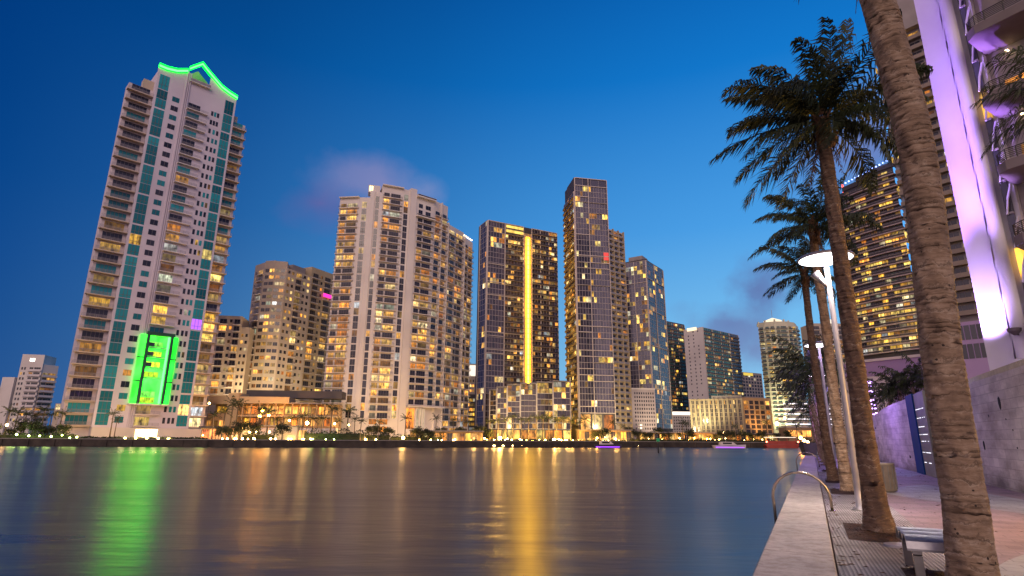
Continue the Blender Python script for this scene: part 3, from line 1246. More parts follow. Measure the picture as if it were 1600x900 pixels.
frame_lines(b, FR, .2, 48.6, 6, 127.9, [0.2, 11.7, 24.4, 30.2, 48.6],
            [(127.9, .2, 11.7), (127.9, 11.7, 24.4), (127.9, 30.2, 48.6), (101, .2, 11.7), (90, .2, 11.7), (82, .2, 24.4), (60, .2, 24.4), (58, .2, 11.7), (50, .2, 24.4), (48, .2, 24.4), (35, .2, 24.4), (80, 30.2, 48.6), (48, 30.2, 48.6)])
FR.box(b.mb('crown_light'), 12.2, 24.0, 122.5, 127.0, .70, .78, lit('penthouse_glow', YEL, 1.2, 1.6, .35, .4))
FR.box(W, 24.6, 30.0, 6, 124, .01, .35, TAN)
GOLD = glow('gold_strip', (1, .42, .006), 15)
GOLDW = glow('gold_strip_core', (1, .52, .012), 38)
ST = b.mb('light_strip')
FR.box(ST, 26.2, 28.6, 6, 121.5, .36, .75, GOLD)
FR.box(ST, 26.9, 27.9, 6, 120.5, .76, .95, GOLDW)
GF = b.mb('strip_frame')
for k in range(38):
    z = 6 + k * 3.05
    FR.box(GF, 26.0, 28.8, z, z + .25, .96, 1.2, TAN)
b.finish()

# ---- curved glass podium
ob = at_depth(765, 650, 285)
b = Building('glass_podium', 'low curved glass podium building in front of the gold striped tower', ob)
org = Vector((ob.x, ob.y))
W = b.mb('wall')
for az, ln, nc in ((122, 4.2, 2), (104, 5.2, 3), (92, 6.3, 3), (82, 8, 4), (74, 8.5, 4), (70, 9.5, 4)):
    F = Fr(org, az)
    top = {122: 24, 104: 25.2, 92: 26.2, 82: 27.0, 74: 27.8, 70: 28.6}[az]
    F.box(W, 0, ln, .3, top, -9, 0, DARKW)
    F.box(b.mb('roof'), -.1, ln + .1, top + .003, top + .5, -9.5, .9, GREY)
    hh = (top - 5.6 - 5.2) / 6
    curtain(b, F, .1, ln - .1, 5.6, top - 5.2, nc, 6, BRONZE, .10, {0, nc}, None, LIT, MULLD)
    curtain(b, F, .1, ln - .1, top - 5.2, top - .1, nc, 2, BRONZE, .5, {0, nc}, None, LITY, MULLD)
    for k in range(7):
        F.box(b.mb('facade_frame'), .3, ln - .3, 5.5 + hh * k, 5.75 + hh * k, .22, .5, FRAME)
    for i in range(2):
        b.win(F, .3 + i * ln / 2, ln / 2 - .2 + i * ln / 2, 1, 5.0, LITORANGE if RND.random() < .6 else LITY)
    org = F.end(ln)
b.finish()

# ---- tall slim dark tower with side wing
ob = at_depth(886, 600, 320)
b = Building('glass_tower', 'tallest slim dark tower in the centre, with a pink lit room high on its face', ob)
FL = Fr((ob.x, ob.y), 170)
FR = Fr(FL.end(22.2), 79)
FS = Fr(FR.end(19.6) - FR.n * 3, 52)
W = b.mb('wall')
FL.box(W, 7.5, 21.6, .3, 145.6, -14, 0, DARKW)
FL.box(W, 0, 7.49, .3, 137.5, -14, -.02, DARKW)
FR.box(W, 0.5, 19.6, .3, 145.3, -20, 0, DARKW)
FS.box(W, 0, 13.8, .3, 117.3, -14, 0, CREAM)
curtain(b, FL, .1, 22.1, 8, 136.9, 8, 40, BRONZE, .2, {8}, [(0, 8, .9)])
curtain(b, FR, .2, 19.4, 14, 140.5, 12, 39, VIOLETG, .05, None, None, LITY)
curtain(b, FR, .2, 19.4, 140.5, 145.2, 4, 1, BLUEG, 0)
RND.seed(5)
hz = []
for k in range(26):
    z = 16 + RND.random() * 122
    a, c = RND.choice(((0.2, 8.2), (8.2, 19.4), (0.2, 19.4)))
    hz.append((round(z / 3.24) * 3.24 + 1.04 + .001 * k, a, c))
frame_lines(b, FR, .2, 19.4, 8, 145.2, [0.2, 8.2, 19.4], hz + [(145.2, .2, 19.4), (140.6, .2, 19.4), (99, .2, 19.4), (14, .2, 19.4)])
FR.box(b.mb('pink_room'), 16.2, 19.0, 97.0, 101.4, .2, .26, LITRED)
for k in range(34):
    z = 9 + k * 3.18
    for a in (.5, 5, 9.4):
        b.win(FS, a + .3, a + 3.6, z + .2, z + 2.4, pick(.10, DARK))
        b.bal(FS, a, a + 3.95, z, 1.0, mat('sand_slab', (.50, .42, .30), (.42, .35, .25), .2, .8), RAILL, .3, .9, 'panel')
for u in (0, 4.48, 8.9, 13.4):
    FS.box(b.mb('pier'), u, u + .45, .3, 117.8, .004, 1.1, SAND)
# tall orange lobby
for i in range(3):
    b.win(FR, .8 + i * 6.2, 5.9 + i * 6.2, 1, 13.2, LITORANGE if i != 1 else LITDIM)
b.finish()

# ---- dark tower right of centre
ob = at_depth(985.6, 610, 380)
b = Building('glass_tower', 'dark glass tower with many lit yellow windows, just right of the tallest slim one', ob)
FL = Fr((ob.x, ob.y), 124)
FR = Fr(FL.end(15), 36)
W = b.mb('wall')
FL.box(W, 0, 15.0, .3, 120.5, -14, 0, DARKW)
FR.box(W, 0.02, 31, .3, 120.2, -14.2, 0, DARKW)
FL.box(W, 2, 12, 120.51, 124, -12, -2, GREY)
curtain(b, FL, .1, 14.9, 8, 119.5, 7, 36, VIOLETG, .13, {0, 3, 7}, None, LITY)
curtain(b, FR, .2, 30.8, 8, 119.5, 9, 36, BLUEG, .06, {0, 4, 9}, None, LITY)
for z in (30, 58, 82, 104):
    FL.box(b.mb('facade_frame'), .2, 14.8, z, z + .35, .21, .6, FRAME)
    FR.box(b.mb('facade_frame'), .3, 30.6, z + 3, z + 3.35, .21, .6, FRAME)
b.finish()

# ---- white block with dotted windows
ob = at_depth(986, 640, 340)
b = Building('office_building', 'white concrete block dotted with small dark square windows, right of the slim tower', ob)
F = Fr((ob.x, ob.y), 80)
F.box(b.mb('wall'), 0, 15.4, .3, 29.6, -12, 0, mat('pinkish_concrete', (.50, .43, .42), (.42, .36, .35), .2, .85))
F.box(b.mb('parapet'), -.2, 15.6, 29.61, 30.4, -12, .3, WHITE)
for k in range(10):
    for i in range(9):
        b.win(F, 2.4 + i * 1.42, 3.15 + i * 1.42, 6.5 + k * 2.25, 7.7 + k * 2.25, DARK)
b.finish()

# ---- green glass slab
ob = at_depth(1046, 600, 470)
b = Building('apartment_tower', 'greenish glass tower behind the white slab end, right of centre', ob)
F = Fr((ob.x, ob.y), 52)
F.box(b.mb('wall'), 0, 26, .3, 97.5, -12, 0, DARKW)
curtain(b, F, .1, 25.8, 24, 96.5, 10, 24, GREENG, .09, {0, 3, 6, 10}, [(0, 3, .8), (3.02, 6, .8), (6.02, 10, .8)], LITY)
b.finish()
# ---- slab tower with blank white end wall
ob = at_depth(1074, 600, 450)
b = Building('apartment_tower', 'slab tower with a tall blank white end wall and a glassy long side', ob)
FL = Fr((ob.x, ob.y), 142)
FR = Fr(FL.end(17.5), 50)
FL.box(b.mb('wall'), 0, 17.45, .3, 86, -1, 0, WHITE)
FL.box(b.mb('wall'), 0, 16, .3, 86, -14, -1.01, WHITE)
FR.box(b.mb('wall'), 0.8, 53, .3, 85.7, -16, -.02, DARKW)
for k in range(25):
    for u in (3.6, 8.2, 12.4):
        if RND.random() < .8:
            b.win(FL, u, u + .9, 13 + k * 2.9, 14.2 + k * 2.9, DARK)
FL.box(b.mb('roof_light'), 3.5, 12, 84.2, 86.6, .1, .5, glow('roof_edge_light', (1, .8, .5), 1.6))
curtain(b, FR, .2, 38, 12, 85.4, 12, 25, GREENG, .08, {0, 4, 8, 12}, [(0, 12, .7)], LITY)
curtain(b, FR, 38.4, 52.8, 12, 85.4, 5, 25, BRONZE, .06, {0, 5}, [(0, 5, 1.2)], LITY)
b.finish()
# ---- bright dotted annex
ob = at_depth(1047, 650, 430)
b = Building('office_building', 'small white dotted annex with a bright floodlit top edge, below the green glass tower', ob)
F = Fr((ob.x, ob.y), 88)
F.box(b.mb('wall'), 0, 16, .3, 21, -10, 0, WHITE)
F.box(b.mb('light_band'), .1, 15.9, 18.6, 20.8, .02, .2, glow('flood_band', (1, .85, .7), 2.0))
for k in range(7):
    for i in range(9):
        b.win(F, .9 + i * 1.7, 1.6 + i * 1.7, 3.5 + k * 2.1, 4.6 + k * 2.1, DARK)
b.finish()

# ---- tan flat roofed block
ob = at_depth(1078, 640, 380)
b = Building('office_building', 'long tan flat roofed block with vertical window slots under floodlights', ob)
FL = Fr((ob.x, ob.y), 115)
FR = Fr(FL.end(32.5), 70)
FL.box(b.mb('wall'), 0, 32.5, .3, 26.5, -14, 0, SAND)
FR.box(b.mb('wall'), 0.02, 22.6, .3, 27.2, -16, -.02, TAN)
FL.box(b.mb('roof'), 14, 32, 26.51, 28.6, -12, -.6, GREY)
for i in range(11):
    u = 1.4 + i * 2.85
    for k in range(8):
        b.win(FL, u, u + .55, 5 + k * 2.6, 7.3 + k * 2.6, pick(.08, DARK))
        b.win(FL, u + .8, u + 1.35, 5 + k * 2.6, 7.3 + k * 2.6, pick(.08, DARK))
for i in range(12):
    FL.box(b.mb('pier'), max(0, 1.4 + i * 2.85 - 1.35), min(32.4, 1.4 + i * 2.85 - .12), .3, 26.7, .004, .5, SAND)
for i in range(5):
    for k in range(7):
        b.win(FR, 1 + i * 4.3, 3.9 + i * 4.3, 5 + k * 3.0, 7.3 + k * 3.0, pick(.12, DARK))
b.finish()

# ---- far brown tower
ob = at_depth(1147, 600, 520)
b = Building('apartment_tower', 'low dark brown tower peeping over the tan flat roofed block', ob)
F = Fr((ob.x, ob.y), 60)
F.box(b.mb('wall'), 0, 40, .3, 61.5, -14, 0, GREY)
columns(b, F, 30, 10, 3.0, [('win', 1 + i * 3.9, 3.4 + i * 3.9, .15, .8) for i in range(10)], .08)
F.box(b.mb('roof_light'), 14, 27, 58.5, 61, .1, .3, glow('roof_room_yellow', (1, .7, .1), .9))
b.finish()

# ---- round cream tower with lit crown
ob = at_depth(1194, 600, 420)
b = Building('apartment_tower', 'pale round tower with a lit crown near the far end of the promenade', ob)
org = Vector((ob.x, ob.y))
W = b.mb('wall')
PALE = mat('pale_green_stucco', (.62, .60, .44), (.54, .52, .38), .1, .8)
for az, ln in ((150, 5), (118, 7.5), (92, 9), (64, 9), (36, 9)):
    F = Fr(org, az)
    F.box(W, 0, ln, .3, 84, -11, 0, PALE)
    F.box(W, 0, ln, 84.01, 86, -9, -1.2, PALE)
    cols = [('bal', .4, ln - .4, 1.0, 'panel', PALE)] if ln < 6 or az in (92,) else [('bal', .4, ln * .47, 1.0, 'panel', PALE), ('bal', ln * .53, ln - .4, 1.0, 'panel', PALE)]
    columns(b, F, 8, 25, 3.0, cols, .16, GREENG, LITY)
    org = F.end(ln)
cx = Vector((ob.x + 15, ob.y + 8))
CRN = b.mb('crown')
CRG = glow('crown_light', (1, .82, .55), 1.3)
CRN.lathe((cx.x, cx.y, 86), [(10, 0), (10, 1.0), (9.4, 1.2), (6.5, 2.4), (6.5, 3.2), (3, 4.6), (.6, 5.6)], 14, CRG)
for k in range(10):
    a = k * .628
    CRN.box(cx.x + 11 * math.cos(a) - .5, cx.x + 11 * math.cos(a) + .5, cx.y + 11 * math.sin(a) - .5, cx.y + 11 * math.sin(a) + .5, 85.9, 88.4, PALE)
CRN.tube([(cx.x, cx.y, 92), (cx.x, cx.y, 98)], .15, 5, GREY)
b.finish()
# ---- behind the palms
ob = at_depth(1280, 600, 350)
b = Building('apartment_tower', 'cream tower with a white lit roof seen between the promenade palm trunks', ob)
F = Fr((ob.x, ob.y), 90)
F.box(b.mb('wall'), 0, 24, .3, 72, -14, 0, CREAM)
columns(b, F, 8, 21, 3.0, [('bal', .5, 5, .9), ('win', 6, 7.2, .2, .7), ('bal', 8, 13, .9), ('bal', 15, 20, .9)], .15)
F.box(b.mb('roof_light'), 8, 16, 72.01, 74.5, -3, .3, glow('white_roof_light', (1, .88, .7), 1.4))
b.finish()
# ---- white lit parking deck at the promenade end
ob = at_depth(1228, 660, 300)
b = Building('parking_deck', 'brightly lit white parking deck at the far end of the promenade', ob)
F = Fr((ob.x, ob.y), 92)
PW = glow('deck_lights', (1, .88, .95), 2.2)
for k in range(5):
    F.box(b.mb('floor_slab'), 0, 30, 7.5 + k * 2.6, 8.2 + k * 2.6, -10, 0, WHITE)
    F.box(b.mb('light_row'), .3, 29.5, 8.9 + k * 2.6, 9.4 + k * 2.6, -1.2, -.9, PW)
F.box(b.mb('wall'), 0, 30, .3, 7.4, -10, 0, TAN)
b.win(F, .5, 12, 3, 6, LITORANGE)
b.finish()

# ---- orange lit terraces under the beige tower
ob = at_depth(322, 650, 205)
b = Building('terrace_podium', 'stepped podium of orange lit terraces and restaurants below the beige tower', ob)
F = Fr((ob.x, ob.y), 95)
FE = Fr(F.end(11.5), 85)
W = b.mb('wall')
F.box(W, 0, 7.6, 12.3, 15.2, -9, 0, SAND)
F.box(W, 0, 7.6, .3, 9.0, -9, 0, TAN)
F.box(W, 0, 7.6, 9.01, 12.29, -9, -5, TAN)
F.box(W, 7.61, 11.5, .3, 16.0, -9, .6, SAND)
FE.box(W, 0, 17, 12.6, 14.9, -8, 0, SAND)
FE.box(W, 0, 34, .3, 4.2, -8, .8, WHITE)
FE.box(W, 0, 34, 4.21, 12.59, -9, -5, TAN)
FE.box(W, 0, 34, 8.0, 8.5, -4.9, .3, SAND)
FE.box(W, 17.01, 34, 12.6, 13.0, -8, 0, GREY)
FE.box(W, 0, 34, 14.91, 17.6, -14, -6, DARKW)
for k, z in enumerate((5, 9.2)):
    for i in range(14):
        b.win(FE, .6 + i * 2.35, 2.5 + i * 2.35, z, z + 2.6, LITORANGE if RND.random() < .85 else LITY, -4.94, -5.02)
for i in range(12):
    FE.box(b.mb('column'), 1.3 + i * 2.8, 1.7 + i * 2.8, 4.21, 12.59, -.5, -.1, TAN)
b.win(F, .8, 7, 9.4, 11.6, LITY, -4.94, -5.02)
for i in range(3):
    b.win(F, .4 + i * 2.4, 2.2 + i * 2.4, 4.5, 6.6, LITORANGE if i != 1 else LITDIM)
b.finish()
ob = bank(312, 14)
b = Building('restaurant', 'small red lit waterfront restaurant beside the tall white tower', ob)
F = Fr((ob.x, ob.y), 92)
REDL = lit('red_lit_room', [(0, (1, .14, .03)), (.6, (1, .3, .07)), (1, (1, .65, .3))], 1.2, 3.5, .9, .9)
F.box(b.mb('wall'), 0, 11.5, .3, 3.6, -4, 0, TAN)
F.box(b.mb('roof'), -.4, 11.9, 3.61, 4.1, -4.4, .9, DARKW)
for i in range(5):
    b.win(F, .4 + i * 2.2, 2.2 + i * 2.2, .6, 3.2, REDL)
F.box(b.mb('pier'), 12.0, 15.2, .3, 4.4, -2, .4, WHITE)
b.finish()
ob = bank(428, 10)
b = Building('pavilion', 'low white waterfront pavilion wall below the orange terraces', ob)
F = Fr((ob.x, ob.y), 86)
F.box(b.mb('wall'), 0, 6.2, .3, 4.2, -3, 0, WHITE)
F.box(b.mb('roof'), -5, 7, 4.21, 4.5, -3.5, .5, GREY)
b.win(F, 6.6, 8.6, .4, 3.2, LITORANGE, -.5, -1)
b.finish()

# ---- low lit waterfront rows
for px0, off, n_u, h_, lab in ((905, 10, 10, 4.2, 'low waterfront cafe row with orange lit openings below the tallest slim tower'),
                               (1000, 12, 15, 3.6, 'low lit waterfront shop row before the dotted white block'),
                               (1100, 14, 16, 3.4, 'low lit quayside shop row before the tan block'),
                               (640, 8, 12, 3.2, 'low lit garden pavilion row under the curved white tower')):
    ob = bank(px0, off)
    b = Building('shop_row', lab, ob)
    F = Fr((ob.x, ob.y), 84)
    F.box(b.mb('wall'), 0, n_u * 1.9, .3, h_, -4, 0, TAN)
    F.box(b.mb('roof'), -.3, n_u * 1.9 + .3, h_ + .003, h_ + .35, -4.3, 1.0, GREY)
    for i in range(n_u):
        b.win(F, .2 + i * 1.9, 1.75 + i * 1.9, .5, h_ - .5, (LITORANGE, LITY, LIT, LITORANGE, DARK)[RND.randrange(5)])
    b.finish()

# ---- curved hotel tower at right
ob = at_depth(1318, 500, 250)
b = Building('hotel_tower', 'broad curved hotel tower with banded balconies behind the near palms', ob)
org = Vector((ob.x, ob.y))
W = b.mb('wall')
for az, ln in ((172, 4.0), (164, 6.5), (158, 7), (152, 7.5), (147, 8), (142, 14)):
    F = Fr(org, az)
    top = {172: 107.0, 164: 110.0, 158: 112.5, 152: 114.3, 147: 115.4, 142: 116.2}[az]
    F.box(W, 0, ln + .05, 34, top - 1.5, -10, 0, DARKW)
    F.box(b.mb('roof'), -.2, ln + .2, top - 1.5, top + .6, -10.5, .5, DARKW)
    nfl = 25
    ph = (107.0 - 36.5 - 2) / nfl
    nfl = int((top - 1.6 - 36.5) / ph)
    for k in range(nfl):
        z = 36.5 + k * ph
        if az == 172:
            b.win(F, .5, 3.2, z + .4, z + 2.3, pick(.04, DARK))
        else:
            c = max(2, int(ln / 2.3))
            for i in range(c):
                pl = .55 if k < 10 else .32
                b.win(F, ln * i / c + .15, ln * (i + 1) / c - .15, z + .1, z + ph - .5, pick(pl, DARK, LITY))
        b.bal(F, 0, ln, z, 1.4, mat('mauve_slab', (.50, .40, .40), (.42, .33, .33), .2, .8), RAILD, .42, .8, 'panel')
    org = F.end(ln)
LB = glow('blue_roof_lamp', (.25, .35, 1), 6)
F = Fr((ob.x, ob.y), 156)
for i in range(14):
    F.box(b.mb('roof_lamp'), 12 + i * 1.6, 12.5 + i * 1.6, 114.2 + i * .17, 114.7 + i * .17, 2.4, 2.8, LB)
F.box(b.mb('beacon'), 8.8, 9.3, 110.2, 115.5, 0, .5, glow('red_beacon', (1, .1, .05), 3))
b.finish()
# its podium
ob = at_depth(1340, 600, 215)
b = Building('hotel_podium', 'purple lit podium below the curved hotel tower, beside a sparkling light wall', ob)
F = Fr((ob.x, ob.y), 148)
PURW = mat('mauve_stucco', (.42, .30, .50), (.36, .25, .44), .1, .8)
F.box(b.mb('wall'), -6, 24, .3, 29.5, -10, 0, PURW)
F.box(b.mb('wall'), -6, 12, .3, 24, .004, 1.5, WHITE)
F.box(b.mb('roof'), -6.2, 24.2, 29.51, 30.4, -10, .6, WHITE)
SPK = glow('purple_white_lamp', (.62, .35, 1), 9)
r_ = random.Random(4)
F.box(b.mb('light_wall'), .2, 6.4, 8, 23.2, 1.51, 1.7, MULLD)
for k in range(9):
    for i in range(7):
        u, z = .8 + i * .8 + r_.uniform(-.2, .2), 9 + k * 1.6 + r_.uniform(-.25, .25)
        q = MB()
        F.box(q, u, u + r_.choice((.25, .4, .7)), z, z + .28, 1.71, 1.95, SPK)
        mesh_obj('wall_lamp', q, b.root)
b.finish()

# ---- tall tower behind the nearest trunk
ob = at_depth(1440, 500, 150)
b = Building('hotel_tower', 'tall beige tower rising out of frame behind the nearest palm trunk', ob)
F = Fr((ob.x, ob.y), 140)
W = b.mb('wall')
F.box(W, 0, 30, 31, 170, -14, -1.6, GREY)
F.box(W, .0, 30, .3, 30.9, -14, .3, PURW)
for i in range(7):
    b.win(F, 7.4 + i * 1.3, 8.5 + i * 1.3, 21.5, 25.2, DARK, .36, .28)
    b.win(F, 7.4 + i * 1.3, 8.5 + i * 1.3, 26.3, 30.0, DARK, .36, .28)
BGEN = mat('beige_slab', (.27, .215, .175), (.20, .16, .13), .2, .8)
BLUEL = glow('blue_balcony_light', (.08, .42, 1), 1.1)
F.box(W, 0.1, 30, 118.8, 169.9, -1.59, .6, GREY)
FN = Fr(F.o, 140)
for k in range(26):
    z = 33 + k * 3.3
    for j in range(4):
        b.win(F, .9 + j * 5.4, 5.9 + j * 5.4, z + .1, z + 2.5, pick(.12, DARK if j or k < 16 else BLUEG, LITY), -1.54, -1.62)
    b.bal(F, 0, 30, z, 1.6, BGEN, BGEN, .3, .9, 'solid', -1.59)
    q = MB()
    F.box(q, -.35, -.02, z + .4, z + 2.0, -1.2, .0, BLUEL if RND.random() < .85 else LITY)
    mesh_obj('balcony_lamp', q, b.root)
b.finish()

# ---- lavender lit building at right edge
Y0 = 52
x, y, z = ray(1570, 575)
ol = Vector((x / y * Y0, Y0))
LAVC = mat('white_render', (.72, .70, .72), (.66, .63, .66), .35, .75, 0, .25, 1.2, 6)
b = Building('condo_building', 'white building washed in violet light with a round lit column and deep balconies, right edge', (ol.x, ol.y, 0), 0)
F = Fr(ol, 150)
W = b.mb('wall')
F.box(W, -1.15, .85, 0, 60, -14, 0, LAVC)
F.box(W, .86, 24, 0, 8.6, -14, .6, LAVC)
F.box(W, .86, 3.3, 8.61, 60, -14, -.9, LAVC)
F.box(W, 3.31, 24, 8.61, 60, -14, -1.6, mat('warm_grey_render', (.40, .36, .34), (.33, .30, .28), .4, .8))
CO = b.mb('column')
cc = F.p(1.6, .1, 0)
CO.tube([(cc[0], cc[1], 8.62), (cc[0], cc[1], 60)], .55, 20, LAVC)
FN_ = b.mb('fin')
for k in range(15):
    z = 10.2 + k * 3.3
    q = MB()
    F.poly(q, [(.88, z - .9), (.96, z - 1), (1.12, z + 1.1), (1.04, z + 1.2)], -.6, .28, LAVC)
    mesh_obj('fin', q, b.root)
    q = MB()
    pts = [(2.5, z - 1.3), (2.62, z - 1.3), (2.9, z + .2), (3.35, z + 1.6), (3.22, z + 1.6), (2.78, z + .25)]
    F.poly(q, pts, -.42, -.22, LAVC)
    mesh_obj('fin', q, b.root)
del b.parts['fin']
GL = b.mb('glass_strip')
for k in range(14):
    F.box(GL, 2.42, 2.95, 9.2 + k * 3.3, 12.2 + k * 3.3, -.88, -.5, (BLUEG, DARK, LITY, BLUEG, DARK)[k % 5])
    F.box(GL, 2.40, 2.97, 12.25 + k * 3.3, 12.45 + k * 3.3, -.88, -.42, MULL)
BK = mat('black_rail', (.05, .045, .04), (.03, .03, .03), 3, .45, .6)
for k, z in enumerate((12.2, 19.1, 26.0, 33.0, 40.3, 47.5, 54.7)):
    q = MB()
    pl = [(3.3, -1.59), (3.4, 2.4), (4.3, 3.2), (24, 3.2), (24, -1.59)]
    q.prism([F.p(u, n, z - .9) for u, n in pl], [F.p(u, n, z) for u, n in pl], mat('brown_soffit', (.22, .18, .165), (.17, .14, .125), .5, .85))
    o = mesh_obj('balcony', q, b.root)
    q = MB()
    path = [(3.5, -1.0), (3.55, 2.3), (4.4, 3.05), (24, 3.05)]
    for h in (.25, .42, .59, .76, .93, 1.1):
        for (ua, na), (ub, nb) in zip(path[:-1], path[1:]):
            q.tube([F.p(ua, na, z + h), F.p(ub, nb, z + h)], .03 if h < 1 else .045, 6, BK)
    for i in range(12):
        u = 5.2 + i * 1.5
        q.tube([F.p(u, 3.05, z), F.p(u, 3.05, z + 1.1)], .05, 6, BK)
    for u, n in path[:3]:
        q.tube([F.p(u, n, z), F.p(u, n, z + 1.1)], .05, 6, BK)
    r2 = mesh_obj('railing', q, o)
    for i in range(5):
        mm = (LIT if k in (1, 3, 4) else LITDIM) if i in (0, 2) else DARK
        b.win(F, 4.3 + i * 3.6, 6.6 + i * 3.6, z + .1, z + 2.9, mm, -1.55, -1.62)
    F.box(b.mb('ceiling_lamp'), 5, 5.25, z + 5.6, z + 5.7, -1.2, -.95, glow('balcony_lamp_glow', (1, .72, .4), 14) if k == 0 else MATS['balcony_lamp_glow'])
FX = b.mb('uplight')
up = F.p(1.72, 1.35, 0)
FX.lathe((up[0], up[1], 10.6), [(.12, 0), (.5, .35), (.55, .6), (.5, .62), (.1, .5)], 12, MULLD)
FX.tube([F.p(1.72, .7, 10.7), (up[0], up[1], 10.75)], .08, 6, MULLD)
b.finish()


def lamp(name, kind, loc, energy, color, size=.3, spot=None, direction=None, blend=.5):
    l = bpy.data.lights.new(name, kind)
    l.energy = energy
    l.color = color
    if kind == 'AREA':
        l.size = size
    else:
        l.shadow_soft_size = size
    if spot:
        l.spot_size = math.radians(spot)
        l.spot_blend = blend
    o = bpy.data.objects.new(name, l)
    C.objects.link(o)
    o.location = loc
    if direction is not None:
        o.rotation_euler = Vector(direction).to_track_quat('-Z', 'Y').to_euler()
    return o


VIO = (.32, .13, 1)
lamp('violet_spot', 'SPOT', (up[0], up[1], 11.1), 170000, (.50, .30, 1), .3, 24, Vector((F.p(1.72, .2, 40))) - Vector((up[0], up[1], 11.1)), .8)
w1 = Vector(F.p(-4.5, 5, 9))  # assumed spots for the violet wash on the pier, no fixtures here
lamp('violet_spot', 'SPOT', w1, 120000, VIO, .4, 27, Vector(F.p(-.75, 0, 30)) - w1, .8)
w2 = Vector(F.p(-.6, 3.4, 9.0))
lamp('violet_spot', 'SPOT', w2, 15000, (.5, .32, 1), .4, 52, Vector(F.p(-.5, 0, 13.5)) - w2, .8)
w4 = Vector(F.p(-.6, 6, 8.6))  # two extra spots added to brighten the column, with no fixture here
lamp('violet_spot', 'SPOT', w4, 60000, (.46, .26, 1), .3, 20, Vector(F.p(1.5, .5, 27)) - w4, .7)
lamp('violet_spot', 'SPOT', w4, 90000, (.42, .22, 1), .3, 16, Vector(F.p(1.3, .5, 44)) - w4, .8)
w3 = Vector(F.p(7, 9, 7))  # assumed warm spot for the light on the balcony wall, no fixture
lamp('assumed_balcony_spot', 'SPOT', w3, 900, (1, .75, .55), .5, 90, Vector(F.p(8, 0, 36)) - w3, .8)

# ================================================================== promenade walls
m, nt, p = new_mat('limestone_blocks')
g = nt.nodes.new('ShaderNodeNewGeometry')
rot = nt.nodes.new('ShaderNodeMapping')
rot.inputs['Rotation'].default_value = (0, 0, UA)
nt.links.new(g.outputs['Position'], rot.inputs[0])
sx = nt.nodes.new('ShaderNodeSeparateXYZ')
nt.links.new(rot.outputs[0], sx.inputs[0])
cb = nt.nodes.new('ShaderNodeCombineXYZ')
nt.links.new(sx.outputs[1], cb.inputs[0])
nt.links.new(sx.outputs[2], cb.inputs[1])
br = nt.nodes.new('ShaderNodeTexBrick')
br.inputs['Scale'].default_value = 1
br.inputs['Brick Width'].default_value = .62
br.inputs['Row Height'].default_value = .31
br.inputs['Mortar Size'].default_value = .012
br.inputs['Mortar Smooth'].default_value = .4
br.inputs['Color1'].default_value = (.72, .64, .57, 1)
br.inputs['Color2'].default_value = (.58, .51, .46, 1)
br.inputs['Mortar'].default_value = (.46, .40, .36, 1)
nt.links.new(cb.outputs[0], br.inputs['Vector'])
ns = nt.nodes.new('ShaderNodeTexNoise')
ns.inputs['Scale'].default_value = 1.3
ns.inputs['Detail'].default_value = 8
ns.inputs['Roughness'].default_value = .65
st_ = nt.nodes.new('ShaderNodeMapping')
st_.inputs['Scale'].default_value = (1, .35, 1)
nt.links.new(rot.outputs[0], st_.inputs[0])
nt.links.new(st_.outputs[0], ns.inputs['Vector'])
rr = nt.nodes.new('ShaderNodeValToRGB')
rr.color_ramp.elements[0].position = .36
rr.color_ramp.elements[1].position = .58
rr.color_ramp.elements[0].color = (.60, .57, .55, 1)
rr.color_ramp.elements[1].color = (1, 1, 1, 1)
nt.links.new(ns.outputs['Fac'], rr.inputs[0])
# darker towards the foot, its edge made uneven by the noise
zt = nt.nodes.new('ShaderNodeMapRange')
zt.inputs['From Min'].default_value = 0
zt.inputs['From Max'].default_value = .55
zt.inputs['To Min'].default_value = .45
zt.inputs['To Max'].default_value = 1
nt.links.new(mth(nt, 'ADD', sx.outputs[2], mth(nt, 'MULTIPLY', mth(nt, 'SUBTRACT', ns.outputs['Fac'], .5), 1.0)), zt.inputs[0])
mul = nt.nodes.new('ShaderNodeMix')
mul.data_type = 'RGBA'
mul.blend_type = 'MULTIPLY'
mul.inputs[0].default_value = 1
nt.links.new(br.outputs['Color'], mul.inputs[6])
nt.links.new(rr.outputs[0], mul.inputs[7])
mul2 = nt.nodes.new('ShaderNodeMix')
mul2.data_type = 'RGBA'
mul2.blend_type = 'MULTIPLY'
mul2.inputs[0].default_value = 1
nt.links.new(mul.outputs[2], mul2.inputs[6])
nt.links.new(zt.outputs[0], mul2.inputs[7])
nt.links.new(mul2.outputs[2], p.inputs['Base Color'])
p.inputs['Roughness'].default_value = .85
bp = nt.nodes.new('ShaderNodeBump')
bp.inputs['Strength'].default_value = .5
bp.inputs['Distance'].default_value = .03
nt.links.new(ns.outputs['Fac'], bp.inputs['Height'])
nt.links.new(bp.outputs[0], p.inputs['Normal'])
BLOCK = m
HOLE = mat('dark_hollow', (.02, .018, .016), (.01, .01, .01), 5, .95)

